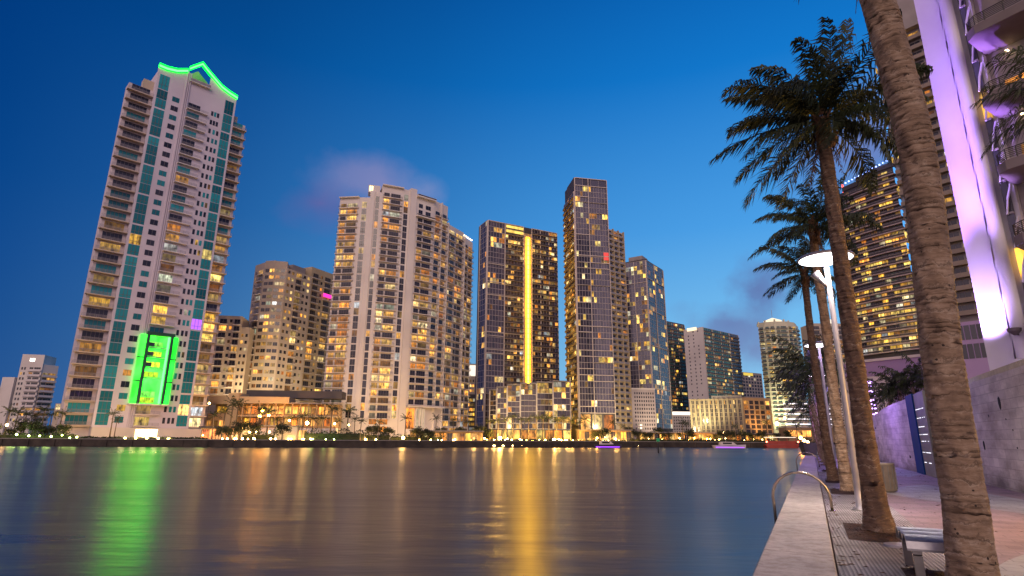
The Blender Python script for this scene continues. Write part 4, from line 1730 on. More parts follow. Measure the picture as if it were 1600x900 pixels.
root = thing('stone_wall', 'pale coursed stone wall with comb fence behind the nearest palm trunk', 'wall', sd(27, 5.7, WALK_Z))
mb = MB()
mb.hexa([sd(8, 5.9, WALK_Z - .05), sd(8, 8, WALK_Z - .05), sd(31.2, 7.7, WALK_Z - .05), sd(31.2, 5.56, WALK_Z - .05)],
        [sd(8, 5.9, 3.62), sd(8, 8, 3.62), sd(31.2, 7.7, 3.62), sd(31.2, 5.56, 3.62)], BLOCK)
mesh_obj('wall', mb, root)
for i, (px, py, w, h) in enumerate(((1562, 630, .12, .22), (1538, 696, .10, .17), (1520, 708, .08, .18), (1583, 672, .03, .03), (1545, 650, .03, .05), (1572, 655, .03, .03), (1590, 700, .04, .03))):
    x, y, z = ray(px, py)
    A, B_ = sd(8, 5.9), sd(31.2, 5.56)
    nn = Vector((B_.y - A.y, -(B_.x - A.x)))
    t = (A.x * nn.x + A.y * nn.y) / (x * nn.x + y * nn.y)
    c = Vector((x * t, y * t, EYE + z * t))
    dirw = (B_ - A).normalized()
    out = Vector((-nn.x, -nn.y, 0)).normalized()
    if out.dot(Vector((c.x, c.y, 0))) > 0:
        out = -out
    mb = MB()
    mb.prism([c - out * .02 + dirw * w * math.cos(a) * (1 + .2 * math.sin(3 * a)) + Vector((0, 0, h * math.sin(a))) for a in [k * .785 for k in range(8)]],
             [c + out * .012 + dirw * w * math.cos(a) * (1 + .2 * math.sin(3 * a)) + Vector((0, 0, h * math.sin(a))) for a in [k * .785 for k in range(8)]], HOLE)
    mesh_obj('weep_hole', mb, root)
mb = MB()
PALEM = mat('pale_metal_comb', (.5, .42, .36), (.4, .34, .3), 5, .4, .3)
for i in range(130):
    s = 10 + i * .163
    q = sd(s, 5.98 - (s - 8) * .0147, 0)
    mb.box(q.x - .025, q.x + .025, q.y - .025, q.y + .025, 3.622, 3.82, PALEM)
mesh_obj('comb_fence', mb, root)

root = thing('stone_wall', 'lower pale curved stone wall with drain holes beyond the blue lit pier', 'wall', sd(44, 4.4, WALK_Z))
mb = MB()
pts = [(36.2, 4.65, 3.6), (40, 4.45, 3.55), (44, 4.3, 3.45), (49, 4.2, 3.2), (55, 4.15, 3.05)]
for (a, d0, h0), (c, d1, h1) in zip(pts[:-1], pts[1:]):
    mb.hexa([sd(a, d0, WALK_Z - .05), sd(a, d0 + .6, WALK_Z - .05), sd(c, d1 + .6, WALK_Z - .05), sd(c, d1, WALK_Z - .05)],
            [sd(a, d0, h0), sd(a, d0 + .6, h0), sd(c, d1 + .6, h1), sd(c, d1, h1)], BLOCK)
mb.hexa([sd(55.01, 4.15, WALK_Z), sd(55.01, 9, WALK_Z), sd(55.5, 9, WALK_Z), sd(55.5, 4.15, WALK_Z)],
        [sd(55.01, 4.15, 3.0), sd(55.01, 9, 3.0), sd(55.5, 9, 3.0), sd(55.5, 4.15, 3.0)], BLOCK)
mesh_obj('wall', mb, root)
r_ = random.Random(2)
for i in range(16):
    s = 37 + r_.random() * 16
    d = 4.65 - min(1, (s - 36) / 14) * .45
    z = .6 + r_.random() * 2.2
    mb = MB()
    h_, w_ = r_.uniform(.04, .11), r_.uniform(.04, .09)
    dd_ = d - .05
    mb.prism([sd(s + w_ * math.cos(k * .785), dd_ + .3, z + h_ * math.sin(k * .785)) for k in range(8)],
             [sd(s + w_ * math.cos(k * .785), dd_ - .01, z + h_ * math.sin(k * .785)) for k in range(8)], HOLE)
    mesh_obj('weep_hole', mb, root)

root = thing('wall_pier', 'blue lit smooth pier between the two pale stone walls', 'pier', sd(35, 4.6, WALK_Z))
mb = MB()
BLUEP = mat('blue_lit_render', (.012, .045, .20), (.008, .06, .13), .6, .8, spec=.1)  # blue light on the pier put into its base colour
sdbox(mb, 34.0, 36.19, 4.58, 5.2, WALK_Z - .05, 3.7, BLUEP)
mesh_obj('panel', mb, root)
mb = MB()
GREENP = mat('grey_green_render', (.17, .18, .15), (.12, .13, .11), .8, .7)
sdbox(mb, 31.3, 33.98, 4.64, 5.5, WALK_Z - .05, 3.66, GREENP)
mesh_obj('gate', mb, root)
mb = MB()
DOT = glow('pin_light', (.9, .9, 1), 1.8)
r_ = random.Random(9)
for z in (2.9, 2.5, 2.1, 1.75, 1.45, .95, .5):
    for k in range(9):
        s = 31.7 + k * .24 + r_.uniform(-.05, .05)
        if r_.random() < .75:
            sdbox(mb, s, s + r_.choice((.03, .06)), 4.61, 4.638, z, z + .03, DOT)
mesh_obj('pin_lights', mb, root)
mb = MB()
sdbox(mb, 28, 36.5, 2.9, 4.55, WALK_Z - .008, WALK_Z - .002, mat('dark_grating', (.05, .05, .07), (.03, .03, .04), 4, .6))

# ================================================================== palms
m, nt, p = new_mat('palm_bark')
tcn = nt.nodes.new('ShaderNodeNewGeometry')
mp = nt.nodes.new('ShaderNodeMapping')
mp.inputs['Scale'].default_value = (1, 1, 1)
nt.links.new(tcn.outputs['Position'], mp.inputs[0])
nA = nt.nodes.new('ShaderNodeTexNoise')
nA.inputs['Scale'].default_value = 3.5
nA.inputs['Detail'].default_value = 7
nA.inputs['Roughness'].default_value = .65
nt.links.new(mp.outputs[0], nA.inputs['Vector'])
mp2 = nt.nodes.new('ShaderNodeMapping')
mp2.inputs['Scale'].default_value = (6, 6, 22)
nt.links.new(tcn.outputs['Position'], mp2.inputs[0])
nB = nt.nodes.new('ShaderNodeTexNoise')
nB.inputs['Scale'].default_value = 1.0
nB.inputs['Detail'].default_value = 5
nB.inputs['Roughness'].default_value = .6
nt.links.new(mp2.outputs[0], nB.inputs['Vector'])
zs_ = nt.nodes.new('ShaderNodeSeparateXYZ')
nt.links.new(tcn.outputs['Position'], zs_.inputs[0])
ringp = mth(nt, 'FRACT', mth(nt, 'ADD', mth(nt, 'MULTIPLY', zs_.outputs[2], 6.8), mth(nt, 'MULTIPLY', nA.outputs['Fac'], 3.2)))
scar = mth(nt, 'MULTIPLY', mth(nt, 'LESS_THAN', ringp, .13), mth(nt, 'MULTIPLY', mth(nt, 'SUBTRACT', nB.outputs['Fac'], .33), 4, True))
pale = mth(nt, 'MULTIPLY', mth(nt, 'MULTIPLY', mth(nt, 'GREATER_THAN', ringp, .88), .3), mth(nt, 'MULTIPLY', mth(nt, 'SUBTRACT', nA.outputs['Fac'], .4), 5, True))
r1 = nt.nodes.new('ShaderNodeValToRGB')
e = r1.color_ramp.elements
e.new(.5)
for el, (q, c) in zip(e, ((.3, (.10, .065, .042)), (.5, (.24, .165, .105)), (.72, (.40, .31, .22)))):
    el.position = q
    el.color = (*c, 1)
nt.links.new(mth(nt, 'ADD', mth(nt, 'MULTIPLY', nA.outputs['Fac'], .62), mth(nt, 'MULTIPLY', nB.outputs['Fac'], .38)), r1.inputs[0])
vo = nt.nodes.new('ShaderNodeTexVoronoi')
vo.inputs['Scale'].default_value = 11
nt.links.new(tcn.outputs['Position'], vo.inputs['Vector'])
spot = mth(nt, 'LESS_THAN', vo.outputs['Distance'], mth(nt, 'MULTIPLY', nA.outputs['Fac'], .30))
sc_ = nt.nodes.new('ShaderNodeSeparateColor')
nt.links.new(vo.outputs['Color'], sc_.inputs[0])
spot = mth(nt, 'MULTIPLY', spot, mth(nt, 'GREATER_THAN', sc_.outputs[0], .84))
bk_ = mixc(nt, pale, r1.outputs[0], (.50, .42, .32))
bk_ = mixc(nt, mth(nt, 'MULTIPLY', scar, .5), bk_, (.05, .032, .02))
nt.links.new(mixc(nt, spot, bk_, (.03, .02, .014)), p.inputs['Base Color'])
p.inputs['Roughness'].default_value = .9
bp = nt.nodes.new('ShaderNodeBump')
bp.inputs['Strength'].default_value = .7
bp.inputs['Distance'].default_value = .03
nt.links.new(mth(nt, 'SUBTRACT', nB.outputs['Fac'], mth(nt, 'MULTIPLY', scar, .6)), bp.inputs['Height'])
nt.links.new(bp.outputs[0], p.inputs['Normal'])
BARK = m
BARK_SHADED = m.copy()  # same bark darkened, painting in the shade on the less lit trunks
BARK_SHADED.name = 'shaded_palm_bark'
for n_ in BARK_SHADED.node_tree.nodes:
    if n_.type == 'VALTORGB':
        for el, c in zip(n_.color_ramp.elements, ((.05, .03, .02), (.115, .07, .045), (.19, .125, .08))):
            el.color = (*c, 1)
BARKF = mat('far_palm_bark', (.20, .15, .10), (.12, .09, .06), 1, .9)
HUSK = mat('palm_husk', (.16, .085, .04), (.05, .028, .016), 7, .95, 0, .6, 20)
LEAFN = mat('palm_leaf', (.040, .055, .010), (.007, .013, .004), 2.2, .6)
LEAFF = mat('far_palm_leaf', (.07, .085, .022), (.028, .04, .012), .3, .6)
LEAFT = mat('tree_leaf', (.055, .065, .02), (.02, .027, .009), .4, .7)
LEAFH = mat('hedge_leaf', (.045, .055, .018), (.018, .024, .008), .6, .8)

WIND = Vector((-.80, .40, -.05))


def frond(mb, base, az, el, length, droop, nl, rng, leaf=.60, wind=.35, m_=None, width=.035):
    m_ = m_ or LEAFN
    d = Vector((math.cos(az) * math.cos(el), math.sin(az) * math.cos(el), math.sin(el)))
    p = Vector(base)
    pts, dirs = [p.copy()], [d.copy()]
    steps = 12
    droop *= rng.uniform(.75, 1.35)
    sway = Vector((rng.uniform(-.25, .25), rng.uniform(-.25, .25), 0))
    for i in range(steps):
        t = (i + 1) / steps
        d = (d + (Vector((0, 0, -droop * (.25 + 1.2 * t * t))) + sway * t) / steps * 1.9 + WIND * wind * t / steps * 2.4).normalized()
        p = p + d * (length / steps)
        pts.append(p.copy())
        dirs.append(d.copy())
    mb.tube(pts, [.032 * (1 - .9 * i / steps) * max(.6, length / 3) for i in range(steps + 1)], 4, m_, False)
    roll = rng.uniform(-.5, .5)
    gap = rng.uniform(.2, .9)
    for k in range(nl):
        t = .08 + .92 * (k + rng.random()) / nl
        x = min(t * steps, steps - .001)
        i = int(x)
        q = pts[i].lerp(pts[i + 1], x - i)
        dv = dirs[i].lerp(dirs[i + 1], x - i).normalized()
        side0 = dv.cross(Vector((0, 0, 1)))
        if side0.length < .1:
            side0 = Vector((math.sin(az), -math.cos(az), 0))
        side0.normalize()
        side0 = (side0 + dv.cross(side0) * roll).normalized()
        env = math.sin(math.pi * min(1, .14 + t * .82)) ** .6
        for sgn in (-1, 1):
            if rng.random() < (.10 if abs(t - gap) > .06 else .6):
                continue
            L = leaf * length / 2.6 * env * rng.uniform(.65, 1.2) * 1.15
            ld = (side0 * sgn * rng.uniform(.5, .95) + dv * rng.uniform(.45, 1.0) + Vector((0, 0, rng.uniform(-.5, .15)))).normalized()
            mid = q + ld * L * .45
            ld2 = (ld * rng.uniform(.5, .9) + Vector((0, 0, -rng.uniform(.5, 1.8))) + WIND * wind * rng.uniform(.8, 2.2)).normalized()
            tip = mid + ld2 * L * rng.uniform(.45, .7)
            wv = dv * width * rng.uniform(.6, 1.15)
            mb.face([q - wv * .5, q + wv * .5, mid + wv, mid - wv], m_)
            mb.face([mid - wv, mid + wv, tip], m_)


def trunk_mesh(mb, pts, r0, r1, flare, m_, n=24, ring=.075, amp=.007, seed=1):
    """tapered ringed trunk through pts (bottom to top)"""
    rng = random.Random(seed)
    pts = [Vector(q) for q in pts]
    L = [0]
    for a, c in zip(pts[:-1], pts[1:]):
        L.append(L[-1] + (c - a).length)
    out, rad = [], []
    s = 0.0
    tot = L[-1]

    def at(s):
        for i in range(len(L) - 1):
            if s <= L[i + 1] or i == len(L) - 2:
                t = (s - L[i]) / (L[i + 1] - L[i])
                p0 = pts[max(i - 1, 0)]
                p1, p2 = pts[i], pts[i + 1]
                p3 = pts[min(i + 2, len(pts) - 1)]
                return .5 * ((2 * p1) + (p2 - p0) * t + (2 * p0 - 5 * p1 + 4 * p2 - p3) * t * t + (3 * p1 - p0 - 3 * p2 + p3) * t ** 3)
    while s < tot:
        t = s / tot
        r = r0 + (r1 - r0) * t + flare * math.exp(-s / .38)
        out += [at(s), at(min(tot, s + ring * .75)), at(min(tot, s + ring * .85))]
        a = amp * rng.uniform(.4, 1.3)
        rad += [r + a, r + a * .4, r + a * .1]
        s += ring * rng.uniform(.8, 1.25)
    i0 = len(mb.v)
    mb.tube(out, rad, n, m_)
    for i in range(i0, len(mb.v)):
        v = mb.v[i]
        k = 1.0
        dx = .012 * math.sin(v[2] * 9 + i % n * 1.7) + rng.uniform(-.006, .006)
        mb.v[i] = (v[0] + dx, v[1] + dx * .7, v[2] + rng.uniform(-.012, .012))


def palm(name, label, pts, r0, r1, nfr, length, seed, group, bias=0, nl=70, flare=.1, crown_off=(0, 0, 0), wind=.4, husk=True, ring=.075, leafw=.017, els=None, bark=None):
    rng = random.Random(seed)
    root = thing(name, label, 'palm tree', pts[0], group)
    mb = MB()
    trunk_mesh(mb, pts, r0, r1, flare, bark or BARK, seed=seed, ring=ring)
    mesh_obj('trunk', mb, root, smooth=True)
    top = Vector(pts[-1])
    if husk:
        mb = MB()
        for k in range(34):
            a = rng.uniform(0, 6.28)
            h = rng.uniform(-.85, .1) * length / 2.4
            q = top + Vector((math.cos(a) * r1 * 1.05, math.sin(a) * r1 * 1.05, h))
            w = rng.uniform(.05, .11)
            tn = Vector((-math.sin(a), math.cos(a), 0)) * w
            outv = Vector((math.cos(a), math.sin(a), 0))
            ht = rng.uniform(.18, .4)
            mb.face([q - tn, q + tn, q + tn * .4 + outv * rng.uniform(.03, .16) + Vector((0, 0, ht)), q - tn * .4 + outv * .08 + Vector((0, 0, ht * .9))], HUSK)
        mesh_obj('husk', mb, root)
    for k in range(nfr):
        a = k * 2.399 + rng.uniform(-.25, .25)
        t = k / nfr
        el = (1.25 - 1.75 * t) + rng.uniform(-.15, .15)
        if els:
            el = els[0] + (els[1] - els[0]) * t + rng.uniform(-.15, .15)
        mb = MB()
        frond(mb, top + Vector((math.cos(a) * .06, math.sin(a) * .06, .1 - .25 * t)), a, el, length * rng.uniform(.82, 1.1), .55 + .5 * t, nl, rng, wind=wind, width=leafw)
        mesh_obj('frond', mb, root)
    if husk:
        for k in range(6):
            mb = MB()
            frond(mb, top + Vector((0, 0, -.25)), rng.uniform(0, 6.28), -.75 - rng.random() * .5, length * rng.uniform(.35, .6), .9, 26, rng, .4, .15, HUSK, .016)
            mesh_obj('dead_frond', mb, root)
    return root


def trunk_path(base_sd, pix, Yadd=None):
    """base on the walkway, then points at given pixels on a vertical plane facing the viewer through the base"""
    b0 = sd(base_sd[0], base_sd[1], WALK_Z + .02)
    out = [b0]
    for px, py in pix:
        out.append(at_depth(px, py, b0.y))
    return out


GP = 'coconut palms along the promenade'
# nearest palm, crown above the frame
pts = trunk_path((8.21, 1.37), [(1509, 800), (1490, 680), (1472, 560), (1463, 480), (1452, 380), (1440, 285), (1425, 200), (1399, 100), (1371, 0), (1338, -110)])
palm('palm_tree', 'nearest thick grey palm trunk leaning past the bench, its crown above the frame', pts, .205, .195, 13, 2.2, 3, GP, flare=.045, ring=.07, els=(1.35, .75), wind=.2)
pts = trunk_path((12.46, .89), [(1352, 690), (1335, 560), (1318, 440), (1303, 330), (1290, 240), (1283, 185)])
palm('palm_tree', 'tall dark trunked palm beside the near lamp post, wide crown tossed by wind', pts, .175, .115, 34, 2.15, 8, GP, flare=.12, nl=92, wind=.55, bark=BARK_SHADED, leafw=.022)
pts = trunk_path((21.55, .84), [(1313, 690), (1301, 600), (1289, 500), (1277, 420), (1270, 352)])
palm('palm_tree', 'pale trunked palm between the near lamp post and the thin dark palm', pts, .165, .125, 25, 2.15, 21, GP, flare=.07, nl=80, wind=.45, els=(1.25, -.3), leafw=.024)
pts = trunk_path((26.48, .6), [(1291, 690), (1281, 620), (1268, 530), (1261, 470), (1256, 425)])
palm('palm_tree', 'thin dark palm leaning towards the water, with a small drooping crown', pts, .165, .12, 22, 1.9, 33, GP, flare=.09, nl=76, wind=.6, bark=BARK_SHADED, leafw=.024)
far_p = [((34.9, .8), [(1293, 690), (1284, 610), (1270, 575)], 2.2), ((42.8, .75), [(1284, 680), (1275, 630), (1266, 590)], 2.6),
         ((48.4, .7), [(1281, 680), (1272, 630), (1262, 565)], 3.2), ((55.2, .7), [(1278, 680), (1270, 640), (1262, 600)], 3.0),
         ((61.8, .7), [(1275, 680), (1268, 650), (1264, 622)], 2.8), ((70.8, .7), [(1273, 682), (1269, 660), (1265, 640)], 2.8)]
words = ['first', 'second', 'third', 'fourth', 'fifth', 'sixth', 'seventh', 'eighth', 'ninth', 'tenth', 'eleventh', 'twelfth', 'thirteenth', 'fourteenth',
         'fifteenth', 'sixteenth', 'seventeenth', 'eighteenth', 'nineteenth', 'twentieth', 'twenty-first', 'twenty-second', 'twenty-third', 'twenty-fourth',
         'twenty-fifth', 'twenty-sixth', 'twenty-seventh', 'twenty-eighth', 'twenty-ninth', 'thirtieth']
for i, (bs, px, ln) in enumerate(far_p):
    palm('palm_tree', 'violet lit palm far along the promenade, %s one beyond the thin dark palm' % words[i], trunk_path(bs, px), .17, .12, 18, ln, 50 + i, GP, nl=26, wind=.45, husk=False, leafw=.06, els=(1.0, -.7))
# palm whose fronds reach in from the right edge
c = sd(17.5, 6.9, WALK_Z)
pr = at_depth(1712, 150, c.y)
palm('palm_tree', 'palm beyond the right edge whose dark fronds cross the balconies', [(pr.x + .2, pr.y, 4.0), (pr.x + .1, pr.y, 6), (pr.x, pr.y, pr.z)], .17, .13, 22, 2.7, 64, GP, wind=.4)

# ================================================================== street lamps
STEEL = mat('brushed_steel', (.52, .51, .50), (.42, .41, .41), 6, .28, 1)
POLEM = mat('painted_pole', (.34, .32, .34), (.26, .25, .27), 4, .4, .3)
DISC = glow('lamp_disc_glow', (1, .93, .98), 7)


def street_lamp(s, d, label, height=6.0, cfg=None):
    base = sd(s, d, WALK_Z)
    root = thing('street_lamp', label, 'street lamp', base, 'street lamps along the promenade')
    top = base + Vector((0, 0, height))
    mb = MB()
    mb.lathe(base, [(.17, 0), (.17, .03), (.085, .05), (.08, .5), (.07, height * .5), (.06, height - .1), (.045, height + .1)], 14, POLEM)
    mesh_obj('pole', mb, root, smooth=True)
    mb = MB()
    mb.lathe(base, [(.2, .001), (.2, .025), (.12, .03)], 12, STEEL)
    for k in range(4):
        a = k * 1.571 + .4
        mb.lathe((base.x + .155 * math.cos(a), base.y + .155 * math.sin(a), base.z + .02), [(.02, 0), (.02, .04)], 6, STEEL)
    mesh_obj('base_plate', mb, root)
    mb = MB()
    R_ = .66
    mb.lathe(top, [(.05, .18), (R_ * .5, .14), (R_ - .03, .07), (R_, .03), (R_, .0)], 28, POLEM)
    mesh_obj('disc', mb, root, smooth=True)
    mb = MB()
    mb.lathe(top, [(R_ - .04, -.002), (R_ * .6, .012), (.08, .03)], 28, DISC)
    mesh_obj('reflector', mb, root)
    mb = MB()
    h = top + Vector((-.10, .05, -.62))
    mb.tube([h + Vector((.1, -.05, -.16)), h + Vector((0, 0, 0)), h + Vector((-.16, .08, .28))], [.03, .06, .12], 10, POLEM)
    mesh_obj('projector', mb, root, smooth=True)
    return root, top


lamps = [(16.1, .83, 'nearest street lamp with a round white lit disc beside the tall dark palm'), (31.6, .83, 'second street lamp along the promenade, seen between the palm trunks')]
for i, s in enumerate((47, 62, 77, 92, 108, 124)):
    lamps.append((s, .83, '%s street lamp along the promenade, small behind the violet palm trunks' % words[i + 2]))
for i, (s, d, lab) in enumerate(lamps):
    r_, top = street_lamp(s, d, lab, 6.05)
    if i < 4:
        lamp('street_lamp_light', 'SPOT', top + Vector((0, 0, -.05)), 3000 if i == 0 else 500, (1, .84, .78) if i == 0 else (.6, .4, 1), .5, 150, (0, 0, -1), .6)

lamp('assumed_violet_light', 'POINT', sd(41, 1.9, 5), 800, (.38, .22, 1), .3)  # assumed violet sources without fixtures, for the violet light on ground and trunks
lamp('assumed_violet_light', 'POINT', sd(58, 2.5, 4.0), 900, (.45, .2, 1), .3)
lamp('assumed_violet_light', 'POINT', sd(29, 2.2, 3.4), 60, (.42, .34, 1), .3)
# assumed warm lantern, added just outside the view at right to edge-light the trunks
root = thing('assumed_lantern', 'warm lantern on the stone wall beside the walkway', 'lantern', sd(13.2, 5.8, 3.0))
mb = MB()
q = sd(13.2, 5.66, 3.0)
mb.lathe(q, [(.05, -.2), (.11, -.15), (.13, .12), (.16, .14), (.03, .28)], 8, BK)
mesh_obj('housing', mb, root)
mb = MB()
mb.ball(sd(13.2, 5.48, 3.0), .09, glow('assumed_lantern_glow', (1, .55, .15), 25))
mesh_obj('bulb', mb, root)
lamp('assumed_lantern_light', 'POINT', sd(13.2, 5.3, 2.9), 650, (1, .55, .12), .15)

# ================================================================== bench, bin, hoops, ground light
# bench: a rippled steel sheet on two bent flat legs, set across the walkway
BENCHM = mat('bench_steel', (.44, .44, .45), (.34, .34, .36), 12, .42, .85)
BLEG = mat('bench_leg_grey', (.26, .25, .24), (.20, .19, .18), 5, .5, .4)
b0 = sd(9.1, 1.2, WALK_Z)
root = thing('park_bench', 'rippled steel bench on flat grey legs beside the nearest palm trunk', 'bench', b0)
SB0, SB1, DB0, DB1 = 8.55, 9.55, .86, 1.60


def wave(t):
    return .365 + .11 * abs(math.sin(math.pi * 3 * t)) ** .55 + (.0 if 0 < t < 1 else -.03)


mb = MB()
N = 42
lo, hi = [], []
for i in range(N + 1):
    t = i / N
    s_ = SB0 + (SB1 - SB0) * t
    z = WALK_Z + wave(t)
    hi.append((s_, z))
    lo.append((s_, z - .025))
prof = hi + lo[::-1]
for (sa, za), (sb, zb), (sa2, za2), (sb2, zb2) in zip(hi[:-1], hi[1:], lo[:-1], lo[1:]):
    mb.hexa([sd(sa2, DB0, za2), sd(sa2, DB1, za2), sd(sb2, DB1, zb2), sd(sb2, DB0, zb2)],
            [sd(sa, DB0, za), sd(sa, DB1, za), sd(sb, DB1, zb), sd(sb, DB0, zb)], BENCHM)
mesh_obj('seat', mb, root)
for d in (DB0 + .05, DB1 - .12):
    mb = MB()
    path = [(SB0 + .02, 0), (SB0 + .02, .26), (SB0 + .06, .33), (SB0 + .14, .365), (SB1 - .14, .365), (SB1 - .06, .33), (SB1 - .02, .26), (SB1 - .02, 0)]
    for (sa, za), (sb, zb) in zip(path[:-1], path[1:]):
        v = Vector((sb - sa, zb - za)).normalized() * .035
        nx_, nz_ = -v.y, v.x
        mb.hexa([sd(sa + nx_, d, WALK_Z + za + nz_), sd(sa + nx_, d + .09, WALK_Z + za + nz_), sd(sa - nx_, d + .09, WALK_Z + za - nz_), sd(sa - nx_, d, WALK_Z + za - nz_)],
                [sd(sb + nx_, d, WALK_Z + zb + nz_), sd(sb + nx_, d + .09, WALK_Z + zb + nz_), sd(sb - nx_, d + .09, WALK_Z + zb - nz_), sd(sb - nx_, d, WALK_Z + zb - nz_)], BLEG)
    mesh_obj('leg', mb, root)
mb = MB()
for t in (.33, .66):
    s_ = SB0 + (SB1 - SB0) * t
    sdbox(mb, s_ - .03, s_ + .03, DB0 + .15, DB1 - .14, WALK_Z + .368, WALK_Z + .39, BLEG)
mesh_obj('rail', mb, root)

# litter bin
c = sd(22.14, 1.95, WALK_Z)
root = thing('litter_bin', 'small round metal litter bin behind the tall dark palm trunk', 'litter bin', c)
mb = MB()
mb.lathe(c, [(.25, .03), (.27, .05), (.27, .80), (.285, .82), (.285, .86), (.24, .87), (.23, .8), (.22, .2)], 20, mat('bin_metal', (.36, .31, .24), (.28, .24, .19), 5, .4, .6))
mesh_obj('body', mb, root, smooth=True)
mb = MB()
for k in range(14):
    a = k * .449
    mb.tube([(c.x + .285 * math.cos(a), c.y + .285 * math.sin(a), c.z + .1), (c.x + .285 * math.cos(a), c.y + .285 * math.sin(a), c.z + .78)], .012, 5, BLEG)
mesh_obj('slats', mb, root)
mb = MB()
mb.lathe(c, [(.21, 0), (.21, .035)], 14, BLEG)
mesh_obj('foot', mb, root)

# steel hoops over the coping
HOOP = mat('hoop_steel', (.42, .36, .27), (.33, .28, .21), 8, .25, 1)
for i, (s, lab) in enumerate(((15.5, 'nearer steel hoop handrail arching over the coping'), (39.5, 'farther, smaller steel hoop handrail arching over the coping'))):
    root = thing('hoop_rail', lab, 'handrail', sd(s, -.3, -.06), 'steel hoops over the coping')
    mb = MB()
    path = [(-.95, -1.0), (-.95, .05)]
    for k in range(13):
        a = math.pi - math.pi * k / 12
        path.append((-.36 + .6 * math.cos(a), .18 + .58 * math.sin(a)))
    path += [(.245, -.055)]
    mb.tube([sd(s + .0, d, z) for d, z in path], .032, 10, HOOP)
    mesh_obj('tube', mb, root, smooth=True)
    mb = MB()
    q = sd(s, .245, WALK_Z)
    mb.lathe(q, [(.07, 0), (.07, .015), (.035, .02)], 12, HOOP)
    mesh_obj('flange', mb, root)

# in-ground lights
for i, (s, d, lab) in enumerate(((11.0, 1.02, 'round in-ground light with a pale rim at the corner of the near planting bed'),
                                 (20.2, 1.55, 'small round in-ground light beside the pale trunked palm'))):
    c = sd(s, d, WALK_Z + .001)
    root = thing('ground_light', lab, 'ground light', c, 'in-ground palm lights')
    mb = MB()
    mb.lathe(c, [(.21, 0), (.21, .03), (.19, .035), (.15, .034)], 24, mat('pale_rim', (.55, .53, .55), (.45, .43, .45), 5, .4, .5))
    mesh_obj('rim', mb, root)
    mb = MB()
    mb.lathe(c, [(.148, .02), (.148, .03), (.01, .031)], 20, mat('frosted_lens', (.45, .45, .55), (.38, .38, .48), 5, .3))
    mesh_obj('lens', mb, root)

mb = MB()
r_ = random.Random(12)
for k in range(420):
    s_ = 6.5 + 34 * r_.random() ** 1.6
    d_ = r_.choice((r_.uniform(.14, 1.6), r_.uniform(.14, .4), r_.uniform(1.4, 5.2)))
    c = sd(s_, d_, WALK_Z + .004)
    a, w = r_.uniform(0, 6.28), r_.uniform(.02, .07)
    v, n_ = Vector((math.cos(a), math.sin(a), 0)) * w, Vector((-math.sin(a), math.cos(a), 0)) * w * r_.uniform(.15, .4)
    mb.face([c - v, c - n_ + Vector((0, 0, .01)), c + v, c + n_ + Vector((0, 0, r_.uniform(0, .015)))], HUSK)
o = mesh_obj('leaf_litter', mb, None, sd(12, 1, WALK_Z))
o['kind'] = 'stuff'

# dark planter by the far coping
c = sd(66, -.35, 0)
root = thing('planter', 'dark tapered planter standing on the far end of the coping', 'planter', c)
mb = MB()
mb.prism([c + Vector((-.5, -.4, 0)), c + Vector((.5, -.4, 0)), c + Vector((.5, .4, 0)), c + Vector((-.5, .4, 0))],
         [c + Vector((-.75, -.5, 1.2)), c + Vector((.75, -.5, 1.2)), c + Vector((.75, .5, 1.2)), c + Vector((-.75, .5, 1.2))], DARKW)
mesh_obj('pot', mb, root)
mb = MB()
r_ = random.Random(3)
for k in range(160):
    q = c + Vector((r_.uniform(-.65, .65), r_.uniform(-.45, .45), 1.15 + r_.random() * .5))
    a = r_.uniform(0, 6.28)
    v = Vector((math.cos(a), math.sin(a), r_.uniform(-.4, .6))) * .16
    w = Vector((-v.y, v.x, 0)) * .35
    mb.face([q - v, q + w, q + v, q - w], LEAFT)
mesh_obj('foliage', mb, root)

# ================================================================== far bank planting and lamps
ZONES = [(-400, 110, 'at the far left'), (110, 322, 'under the green roofed white tower'),
         (322, 505, 'below the orange lit terraces'), (505, 742, 'under the curved white tower'), (742, 898, 'before the glass podium'),
         (898, 990, 'below the tallest slim tower'), (990, 1078, 'before the dotted white block'),
         (1078, 1205, 'before the tan block'), (1205, 1400, 'near the promenade end')]


def zone(px):
    for a, c, t in ZONES:
        if a <= px < c:
            return t
    return ZONES[-1][2]


COUNT = {}


def nth_label(prefix, px):
    z = zone(px)
    k = COUNT.get((prefix, z), 0)
    COUNT[(prefix, z)] = k + 1
    return '%s %s, %s from the left' % (prefix, z, words[k] if k else 'first')


# prototypes of far palms
def far_palm_meshes(seed):
    rng = random.Random(seed)
    mt, mc = MB(), MB()
    lean = rng.uniform(-.3, .3)
    mt.tube([(0, 0, 0), (lean * .3, 0, 3), (lean, .1, 6.6)], [.22, .15, .12], 7, BARKF)
    for k in range(15):
        a = k * 2.399
        frond(mc, (lean, .1, 6.6), a, 1.15 - 1.5 * k / 15 + rng.uniform(-.2, .2), rng.uniform(1.9, 2.6), .7, 13, rng, .5, .2, LEAFF, .085)
    return mt, mc


